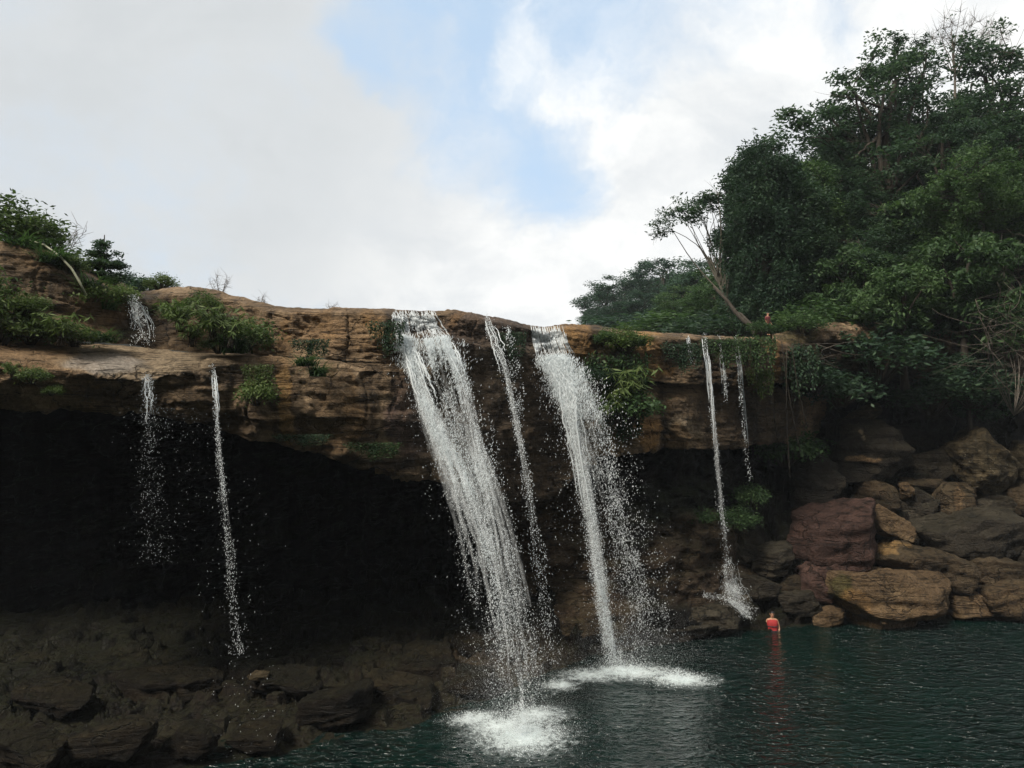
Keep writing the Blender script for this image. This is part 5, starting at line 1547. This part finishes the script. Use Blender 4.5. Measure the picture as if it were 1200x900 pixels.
BUSH = [
    ('bush', 10, 292, 236, 23.5, 10, 'bush at the upper left corner of the bank against the sky', LGp, 1.3, 'leaf_fern'),
    ('bush', 44, 296, 254, 24, 80, 'dense green bush above the fallen pale bamboo pole', LGp, 1.0, 'leaf_fern'),
    ('bush2', 70, 322, 288, 24.5, 160, 'bright bush sloping down behind the fallen bamboo pole', LGp, 1.3, 'leaf_fern'),
    ('bush', 98, 336, 318, 25, 240, 'low bush left of the dark tiered tree', LGp, 1.3, 'leaf_fern'),
    ('bush', 148, 344, 320, 28, 20, 'bluish bush right of the dark tiered tree', LGp, 1.3, 'leaf_hazed'),
    ('bush2', 172, 344, 326, 27, 200, 'low bluish bush above the little left cascade', LGp, 1.3, 'leaf_hazed'),
    ('bush', 188, 340, 322, 26, 120, 'lowest bush trailing off to the right on the left skyline', LGp, 1.5, 'leaf_fern'),
    ('bush2', 118, 352, 332, 24.2, 300, 'yellow green bush at the brink above the little left cascade', LGp, 1.0, 'leaf_bright'),
    ('bush2', 140, 352, 334, 23.6, 60, 'small yellow green bush beside the head of the little left cascade', LGp, 1.2, 'leaf_bright'),
    ('tuft', 22, 294, 268, 22.4, 0, 'grass fringe on the top of the brown bank at far left', 'grass on the brown bank', 2.6, 'leaf_fern'),
    ('tuft', 62, 308, 284, 22.4, 70, 'dry grass fringe beside the fallen bamboo pole', 'grass on the brown bank', 2.6, 'leaf_dry'),
    ('bush', 80, 320, 300, 22.8, 130, 'small green bush crowding the fallen bamboo pole', LGp, 1.5, 'leaf_fern'),
    ('tuft', 104, 340, 318, 22.9, 30, 'grass fringe on the shoulder of the brown bank', 'grass on the brown bank', 2.4, 'leaf_fern'),
    ('bush2', 108, 356, 334, 23.0, 250, 'yellow green plant on the shoulder of the brown bank', LGp, 1.3, 'leaf_bright'),
    ('tuft', 128, 362, 346, 23.2, 110, 'dry grass below the yellow green plant on the bank', 'grass on the brown bank', 2.2, 'leaf_dry'),
    ('bush', 30, 366, 345, 21.0, 200, 'green scrub half way up the brown bank', LGp, 1.5, 'leaf_fern'),
    ('tuft', 120, 400, 380, 22.0, 10, 'reddish dry grass at the foot of the brown bank', 'grass on the brown bank', 2.2, 'leaf_dry'),
    ('bush', -2, 396, 328, 20.9, 0, 'dark green bush on the ledge at the left edge', LGp, 0.8, 'leaf_fern'),
    ('bush2', 36, 398, 368, 21.2, 140, 'broad leaved bush on the ledge right of the dark edge bush', LGp, 1.2, 'leaf_fern'),
    ('bamboo', 72, 400, 366, 20.9, 60, 'bamboo clump on the ledge left of the brown bank', 'bamboo clumps beside the left falls', 1.2, None),
    ('bush2', 88, 402, 380, 21.6, 200, 'low bush at the foot of the brown bank on the ledge', LGp, 1.4, 'leaf_fern'),
    ('bamboo', 212, 384, 352, 21.8, 0, 'pale bamboo clump right of the little left cascade', 'bamboo clumps beside the left falls', 1.2, None),
    ('bamboo', 225, 402, 374, 21.6, 100, 'lower bamboo clump near the yellow drooping shoot', 'bamboo clumps beside the left falls', 1.0, None),
    ('bamboo', 250, 394, 356, 21.6, 40, 'middle bamboo clump of the thicket on the ledge', 'bamboo clumps beside the left falls', 1.1, 'leaf_fern'),
    ('bamboo', 270, 402, 368, 21.4, 200, 'palest bamboo clump of the thicket on the ledge', 'bamboo clumps beside the left falls', 1.2, None),
    ('bush', 238, 366, 343, 22.9, 260, 'dark bush at the top of the bamboo thicket', LGp, 1.3, 'leaf_fern'),
    ('bush2', 288, 406, 376, 22.4, 20, 'broad leaved bush at the right end of the bamboo thicket', LGp, 1.1, 'leaf_fern'),
    ('bush', 256, 411, 392, 22.1, 100, 'low tangled bush under the bamboo thicket', LGp, 1.6, 'leaf_fern'),
    ('tuft', 205, 372, 346, 22.9, 0, 'brownish grass tuft left of the bamboo thicket', 'grass tufts on the rock', 1.8, 'leaf_dry'),
    ('tuft', 275, 412, 384, 21.9, 50, 'dry grass tuft under the right end of the thicket', 'grass tufts on the rock', 1.8, 'leaf_dry'),
    ('tuft', 358, 428, 412, 21.2, 0, 'green grass tuft at the left of the dark grassy patch', 'grass tufts on the rock', 2.6, None),
    ('tuft', 372, 440, 420, 21.4, 90, 'green grass tuft hanging right of the ochre streak', 'grass tufts on the rock', 2.0, None),
    ('curtain', 366, 426, 400, 21.9, 0, 'dark grassy patch draped over the ledge right of the ochre streak', 'plants hanging on the left ledge', 0.9, 'leaf_dark'),
    ('bush2', 300, 470, 443, 21.4, 0, 'bright leafy plant on the face left of the ochre streak', 'plants hanging on the left ledge', 0.9, 'leaf_bright'),
    ('curtain', 305, 462, 430, 21.5, 0, 'small creeper trailing under the bright leafy plant', 'plants hanging on the left ledge', 0.7, 'leaf_fern'),
    ('bamboo', 14, 442, 424, 19.2, 0, 'pale drooping plant on the rim of the cave at the left edge', 'plants hanging on the left ledge', 1.0, None),
    ('bush2', 38, 446, 430, 19.3, 100, 'small green plant on the cave rim near the left edge', 'plants hanging on the left ledge', 1.2, 'leaf_fern'),
    ('bush2', 60, 462, 452, 19.5, 30, 'tiny leafy sprig on the cave rim', 'plants hanging on the left ledge', 1.2, 'leaf_bright'),
    ('curtain', 440, 540, 520, 22.6, 0, 'fern fringe under the rim left of the main waterfall', 'plants hanging on the left ledge', 1.3, 'leaf_mid'),
    ('curtain', 358, 524, 510, 22.2, 0, 'thin leafy fringe on the cave rim below the ochre streak', 'plants hanging on the left ledge', 1.3, 'leaf_dark'),
    ('curtain', 455, 420, 380, 23.4, 0, 'dark creeper beside the lip of the broad waterfall', 'plants hanging on the centre cliff', 0.8, 'leaf_dark'),
    ('curtain', 600, 425, 392, 26.0, 0, 'mossy creeper between the two main waterfalls', 'plants hanging on the centre cliff', 0.8, 'leaf_dark'),
    ('bush', 732, 412, 384, 28.6, 0, 'yellow green bush at the brink right of the narrow waterfall', 'plants right of the main falls', 1.3, 'leaf_bright'),
    ('bush', 708, 402, 388, 28.4, 90, 'small bush beside the orange rock at the brink', 'plants right of the main falls', 1.2, 'leaf_mid'),
    ('tuft', 745, 404, 388, 28.6, 0, 'dry yellowish grass along the brink right of the narrow waterfall', 'grass tufts on the rock', 2.8, 'leaf_dry'),
    ('bamboo', 735, 470, 428, 28.4, 20, 'bright bamboo clump on the face right of the narrow waterfall', 'plants right of the main falls', 1.2, None),
    ('bamboo', 722, 490, 446, 28.4, 140, 'lower bright bamboo clump on the face right of the narrow waterfall', 'plants right of the main falls', 1.2, None),
    ('bush2', 738, 488, 458, 28.3, 50, 'leafy clump below the bright bamboo on the right face', 'plants right of the main falls', 1.2, 'leaf_mid'),
    ('bush', 700, 452, 425, 28.3, 210, 'dark shrub between the narrow waterfall and the bright bamboo', 'plants right of the main falls', 1.3, 'leaf_dark'),
    ('curtain', 725, 486, 420, 28.6, 0, 'long creeper hanging under the bright bamboo', 'plants right of the main falls', 0.8, 'leaf_mid'),
    ('curtain', 728, 520, 486, 28.8, 0, 'dark creeper at the lower corner of the right face', 'plants right of the main falls', 1.2, 'leaf_dark'),
    ('curtain', 850, 434, 400, 30.6, 0, 'mossy creeper right of the thin right waterfall', 'creepers on the mossy right cliff', 1.2, 'leaf_mid'),
    ('curtain', 884, 440, 398, 31.2, 0, 'longest creeper at the right end of the mossy cliff', 'creepers on the mossy right cliff', 0.9, 'leaf_mid'),
    ('curtain', 800, 440, 405, 29.8, 0, 'faint creeper left of the thin right waterfall', 'creepers on the mossy right cliff', 1.0, 'leaf_dark'),
    ('curtain', 890, 470, 435, 31.8, 0, 'leafy tip of creeper below the mossy cliff edge', 'creepers on the mossy right cliff', 0.7, 'leaf_bright'),
    ('curtain', 930, 470, 410, 33.2, 0, 'hanging roots and creeper over the dark recess', 'creepers on the mossy right cliff', 0.7, 'leaf_dark'),
    ('bush', 893, 392, 376, 32.4, 0, 'small light green bush at the brink before the person on the cliff', 'plants right of the main falls', 1.4, 'leaf_mid'),
    ('bush', 942, 390, 366, 34.4, 0, 'mossy hump of undergrowth on the right ledge', 'plants right of the main falls', 1.6, 'leaf_mid'),
    ('bush', 865, 620, 595, 33.0, 0, 'dim plants on the wall behind the thin right waterfall', 'plants at the foot of the right wall', 1.3, 'leaf_mid'),
    ('bush2', 880, 590, 568, 34.0, 70, 'dark bush in the recess right of the thin right waterfall', 'plants at the foot of the right wall', 1.0, 'leaf_mid'),
    ('bush2', 815, 612, 596, 32.6, 10, 'green plant on the mossy terraces', 'plants at the foot of the right wall', 1.4, 'leaf_mid'),
    ('bush2', 920, 540, 505, 36.0, 10, 'shadowed leafy plant in the dark recess', 'plants at the foot of the right wall', 1.2, 'leaf_mid'),
    ('bush', 955, 455, 425, 34.2, 10, 'shaded bush hanging over the end of the right cliff', 'plants at the foot of the right wall', 1.6, 'leaf_dark'),
    ('bush2', 985, 470, 436, 35.5, 100, 'shaded broad leaved bush in the mouth of the recess', 'plants at the foot of the right wall', 1.4, 'leaf_dark'),
    ('bush', 1140, 470, 425, 37.0, 10, 'dark undergrowth above the lichen speckled boulder', 'plants at the foot of the right wall', 1.6, 'leaf_dark'),
    ('bush', 1090, 480, 440, 37.4, 100, 'dark undergrowth hanging over the recess', 'plants at the foot of the right wall', 1.6, 'leaf_dark'),
    ('bush', 745, 398, 370, 70, 10, 'low undergrowth at the foot of the bluish distant wood', 'undergrowth behind the right lip', 3.0, 'leaf_hazed'),
    ('bush', 785, 398, 368, 56, 60, 'low undergrowth behind the left end of the flat lip', 'undergrowth behind the right lip', 3.0, 'leaf_mid'),
    ('bush', 830, 398, 368, 48, 110, 'low undergrowth under the flat topped tree', 'undergrowth behind the right lip', 2.6, 'leaf_dark'),
    ('bush', 870, 396, 366, 42, 160, 'low undergrowth under the brink tree', 'undergrowth behind the right lip', 2.4, 'leaf_dark'),
    ('bush', 960, 392, 352, 38, 200, 'undergrowth on the slope above the mossy hump', 'undergrowth behind the right lip', 2.0, 'leaf_mid'),
    ('bush', 1030, 440, 385, 36.6, 20, 'dark undergrowth spilling over the ledge left of the recess', 'undergrowth behind the right lip', 1.6, 'leaf_dark'),
    ('twigs', 76, 300, 256, 26, 0, 'bare grey bush on the left skyline before the tiered tree', 'dead bushes on the skyline', 1.0, None),
    ('twigs', 258, 344, 318, 24.5, 40, 'taller dead bush on the skyline above the bamboo thicket', 'dead bushes on the skyline', 0.9, None),
    ('twigs', 306, 362, 343, 24, 90, 'round dead bush on the skyline right of the taller one', 'dead bushes on the skyline', 1.1, None),
    ('twigs', 388, 366, 353, 24.2, 140, 'smallest dead bush on the bare lip near the broad waterfall', 'dead bushes on the skyline', 1.3, None),
    ('bigtwigs', 1188, 480, 350, 34.5, 30, 'tall bare bush of grey twigs at the right edge', 'bare bushes at the right edge', 1.5, None),
    ('bigtwigs', 1200, 345, 265, 35.0, 100, 'upper bare bush of grey twigs at the right edge', 'bare bushes at the right edge', 1.9, None),
]
for kind, px, pb, ptp, d, rz, lab, grp, wd, lm in BUSH:
    if kind == 'curtain':                         # hangs: its origin is at the top
        p_, used, h = PROTO[kind]
        o = copy_tree(p_) if used else p_
        PROTO[kind][1] = True
        o.location = P(px, ptp, d)
        s = (P(px, ptp, d)[2] - P(px, pb, d)[2]) / h
        o.scale = (max(s, .55) * wd, max(s, .55), s)
        tag(o, lab, None, grp)
        for ch in o.children:
            if ch.name.startswith('leaves') and lm:
                ch.material_slots[0].link = 'OBJECT'
                ch.material_slots[0].material = M[lm]
    else:
        place(kind, px, pb, ptp, d, rz, lab, grp, wd, lm)
for k_, pr in PROTO.items():
    assert pr[1], k_

# fallen bamboo pole on the left bank, leaning roots and dead sticks on the right
mb = MB()
mb.tube(P([34, 52, 70, 84, 93, 101], [281, 287, 300, 315, 330, 346], [23.0, 22.6, 22.3, 22.1, 22.0, 22.1]), [.018, .026, .031, .034, .034, .03], 8)
tag(mb.build('bamboo_pole', M['pole']), 'pale curved bamboo pole fallen down the brown bank at left', 'pole')
mb = MB()
mb.tube(P([836, 852, 862, 872, 886, 893], [336, 352, 366, 376, 384, 394], [38, 37.5, 37, 36.6, 36, 35.5]), [.05, .08, .10, .11, .12, .13], 8)
mb.tube(P([862, 868, 880, 884], [366, 368, 380, 392], [37, 36.8, 36.2, 35.6]), [.05, .07, .08, .09], 7)
tag(mb.build('leaning_root', M['bark']), 'leaning brown root behind the flat lip of the right falls', 'root')
mb = MB()
r_ = np.random.default_rng(4)
for k in range(8):
    a = P(925 + r_.uniform(-6, 40), 400 + r_.uniform(0, 30), 33.2 + r_.uniform(-.2, .3))
    b = a + np.array([r_.uniform(0.6, 2.2), r_.uniform(-.4, .1), r_.uniform(-.7, .4)])
    mb.tube(bez(a, (a + b) / 2 + r_.normal(0, .25, 3), b, 9), np.linspace(.03, .01, 9), 5)
tag(mb.build('dead_branches', M['bark']), 'tangle of dead branches lodged under the mossy right ledge', 'branches')
mb = MB()
for x0, y0, x1, y1 in ((916, 400, 938, 530), (928, 404, 946, 500), (905, 440, 912, 520), (922, 410, 926, 560)):
    mb.tube(bez(P(x0, y0, 32.4), P((x0 + x1) / 2 - 4, (y0 + y1) / 2, 32.6), P(x1, y1, 33.2), 12), .022, 5)
tag(mb.build('hanging_roots', M['bark']), 'thin roots hanging straight down in front of the dark recess', 'roots')

# ------------------------------------------------------------------ people
def skin(name, verts, edges, radii, mat, parent, sub=2):
    me = bpy.data.meshes.new(name)
    me.from_pydata([tuple(x) for x in verts], edges, [])
    o = bpy.data.objects.new(name, me)
    COL.objects.link(o)
    md = o.modifiers.new('skin', 'SKIN')
    md.use_smooth_shade = True
    for k, sv in enumerate(me.skin_vertices[0].data):
        sv.radius = radii[k] if hasattr(radii[k], '__len__') else (radii[k], radii[k])
        sv.use_root = (k == 0)
    sb = o.modifiers.new('sub', 'SUBSURF')
    sb.levels = sb.render_levels = sub
    bpy.context.view_layer.update()
    dg = bpy.context.evaluated_depsgraph_get()
    m2 = bpy.data.meshes.new_from_object(o.evaluated_get(dg))
    bpy.data.objects.remove(o)
    ob = link(name, m2, mat, parent)
    return ob


def simple(name, col, rough=0.6):
    m, t, out = new_mat(name)
    pos = t.n('ShaderNodeTexCoord').outputs['Object']
    nz = t.noise(pos, 14.0, 4.0)
    c = t.mix(t.ss(nz, 0.3, 0.7, 0, .35), col, tuple(x * 0.6 for x in col))
    b = t.n('ShaderNodeBsdfPrincipled', None, Base_Color=c, Roughness=rough)
    t.put(out.inputs[0], b)
    return m


M['skin'] = simple('warm_skin', (0.42, 0.22, 0.13), 0.5)
M['hair'] = simple('black_hair', (0.010, 0.008, 0.008), 0.5)
M['redcloth'] = simple('red_fabric', (0.34, 0.022, 0.022), 0.8)
M['maroon'] = simple('maroon_fabric', (0.11, 0.014, 0.018), 0.8)
M['orange'] = simple('orange_fabric', (0.62, 0.14, 0.04), 0.7)
M['darkcloth'] = simple('dark_fabric', (0.020, 0.022, 0.030), 0.8)


def person(label, loc, rotz, arm='down', top='redcloth', vest=True, scale=1.0, sleeves=False, trousers=False):
    root = empty('person', loc, label, 'person', None, rotz)
    V, Ed, Rr = [], [], []

    def add(p, r, par=None):
        V.append(p)
        Rr.append(r)
        if par is not None:
            Ed.append((par, len(V) - 1))
        return len(V) - 1
    pel = add((0, 0, .95), (.155, .115))
    wa = add((0, .01, 1.10), (.135, .10), pel)
    ch = add((0, 0, 1.30), (.165, .115), wa)
    sh = add((0, .01, 1.43), (.12, .085), ch)
    nk = add((0, .0, 1.50), (.056, .056), sh)
    jw = add((0, -.02, 1.56), (.066, .078), nk)
    hd = add((0, -.005, 1.66), (.078, .096), jw)
    add((0, 0, 1.745), (.050, .062), hd)
    for s in (-1, 1):
        a = add((s * .185, .01, 1.42), .062, sh)
        e = add((s * .265, .03, 1.15), .046, a)
        w = add((s * .255, -.10, .93), .031, e)
        pm = add((s * .245, -.15, .87), (.040, .020), w)
        for k, (fx, ln) in enumerate(((-.026, .07), (-.009, .085), (.009, .08), (.025, .062))):
            f1_ = add((s * .245 + fx, -.185, .83), .0095, pm)
            f2_ = add((s * .245 + fx, -.19 - ln * .2, .83 - ln * .5), .009, f1_)
            add((s * .245 + fx, -.17, .83 - ln), .0075, f2_)
        th_ = add((s * .245 - s * .045, -.16, .86), .011, pm)
        add((s * .245 - s * .055, -.18, .82), .009, th_)
        h = add((s * .09, 0, .88), .098, pel)
        k_ = add((s * .10, -.02, .49), .060, h)
        an = add((s * .10, .02, .10), .038, k_)
        add((s * .105, -.12, .035), (.042, .03), an)
    skin('body', V, Ed, Rr, M['skin'], root)
    # face
    v, q = _SPH[14]

    def bit(nm, size, at, mat):
        link(nm, make_mesh(nm, v * np.array(size) + np.array(at), q), M[mat], root)
    for s in (-1, 1):
        bit('eye', (.013, .013, .010), (s * .032, -.094, 1.665), 'hair')
        bit('ear', (.012, .022, .034), (s * .084, .01, 1.65), 'skin')
    bit('nose', (.014, .020, .026), (0, -.105, 1.635), 'skin')
    bit('mouth', (.026, .010, .008), (0, -.090, 1.59), 'redcloth')
    v, q = _SPH[26]
    hv = v * np.array([.088, .105, .085]) + np.array([0, .012, 1.70])
    hv[:, 2] = np.where(v[:, 1] < -0.35, np.maximum(hv[:, 2], 1.715), np.maximum(hv[:, 2], 1.60))
    link('hair', make_mesh('hair', hv, q), M['hair'], root)
    # torso garment
    zz = np.linspace(.92, 1.46, 14)
    na = 28
    aa = np.linspace(0, 2 * math.pi, na, endpoint=False)
    wx = np.interp(zz, [.92, 1.1, 1.3, 1.42, 1.46], [.20, .185, .205, .185, .10]) * 1.08
    wy = np.interp(zz, [.92, 1.1, 1.3, 1.42, 1.46], [.155, .145, .16, .13, .08]) * (1.15 if vest else 1.0)
    ex = np.sign(np.cos(aa)) * np.abs(np.cos(aa)) ** .75
    ey = np.sign(np.sin(aa)) * np.abs(np.sin(aa)) ** .75
    g_ = np.stack([wx[:, None] * ex[None], wy[:, None] * ey[None], np.repeat(zz[:, None], na, 1)], -1)
    g_[..., 1] += 0.006 * np.sin(g_[..., 2] * 60)
    v = g_.reshape(-1, 3)
    i = np.arange(13)[:, None] * na
    j = np.arange(na)[None]
    kk = (j + 1) % na
    q = np.stack([i + j, i + kk, i + na + kk, i + na + j], -1).reshape(-1, 4)
    link('life_vest' if vest else 'shirt', make_mesh('garment', v, q), M[top], root)
    if vest:
        for zb in (1.02, 1.20):
            mb_ = MB()
            mb_.tube(np.stack([np.cos(aa) * .232, np.sin(aa) * .195, np.full(na, zb)], -1), .014, 6)
            mb_.build('strap', M['darkcloth'], root)
    if sleeves:
        for s in (-1, 1):
            mb_ = MB()
            mb_.tube([(s * .17, .01, 1.43), (s * .225, .02, 1.29), (s * .262, .03, 1.16)], [.082, .072, .064], 12)
            mb_.build('sleeve', M[top], root)
    if trousers:
        for s in (-1, 1):
            mb_ = MB()
            mb_.tube([(s * .085, 0, .96), (s * .095, 0, .80), (s * .10, -.02, .49), (s * .10, .02, .10)], [.118, .112, .082, .066], 14)
            mb_.build('trouser_leg', M['darkcloth'], root)
    root.scale = (scale,) * 3
    return root


pw = G(905, 738)
person('person in a red life vest standing waist deep in the pool', (pw[0], pw[1], -1.03), R(-8))
pb_ = P(900, 393, 33.6)
person('person in a dark red shirt and dark trousers standing at the wooded cliff brink', tuple(pb_), R(35), top='maroon', vest=False, sleeves=True, trousers=True, scale=0.56)

# ------------------------------------------------------------------ the damp air of the gorge
hz = bpy.data.meshes.new('haze')
lo, hi = (-104, -96, -3), (140, 220, 84)
hv = [(x, y, z) for x in (lo[0], hi[0]) for y in (lo[1], hi[1]) for z in (lo[2], hi[2])]
hz.from_pydata(hv, [], [(0, 1, 3, 2), (4, 6, 7, 5), (0, 4, 5, 1), (2, 3, 7, 6), (0, 2, 6, 4), (1, 5, 7, 3)])
hm = bpy.data.materials.new('haze_air')
hm.use_nodes = True
hm.node_tree.nodes.clear()
h_ = NT(hm.node_tree)
ho = h_.n('ShaderNodeOutputMaterial')
hp = h_.n('ShaderNodeVolumePrincipled', None, Color=(0.80, 0.88, 0.97), Density=0.0003)
h_.put(ho.inputs['Volume'], hp)
tag(link('haze', hz, hm), kind='stuff')
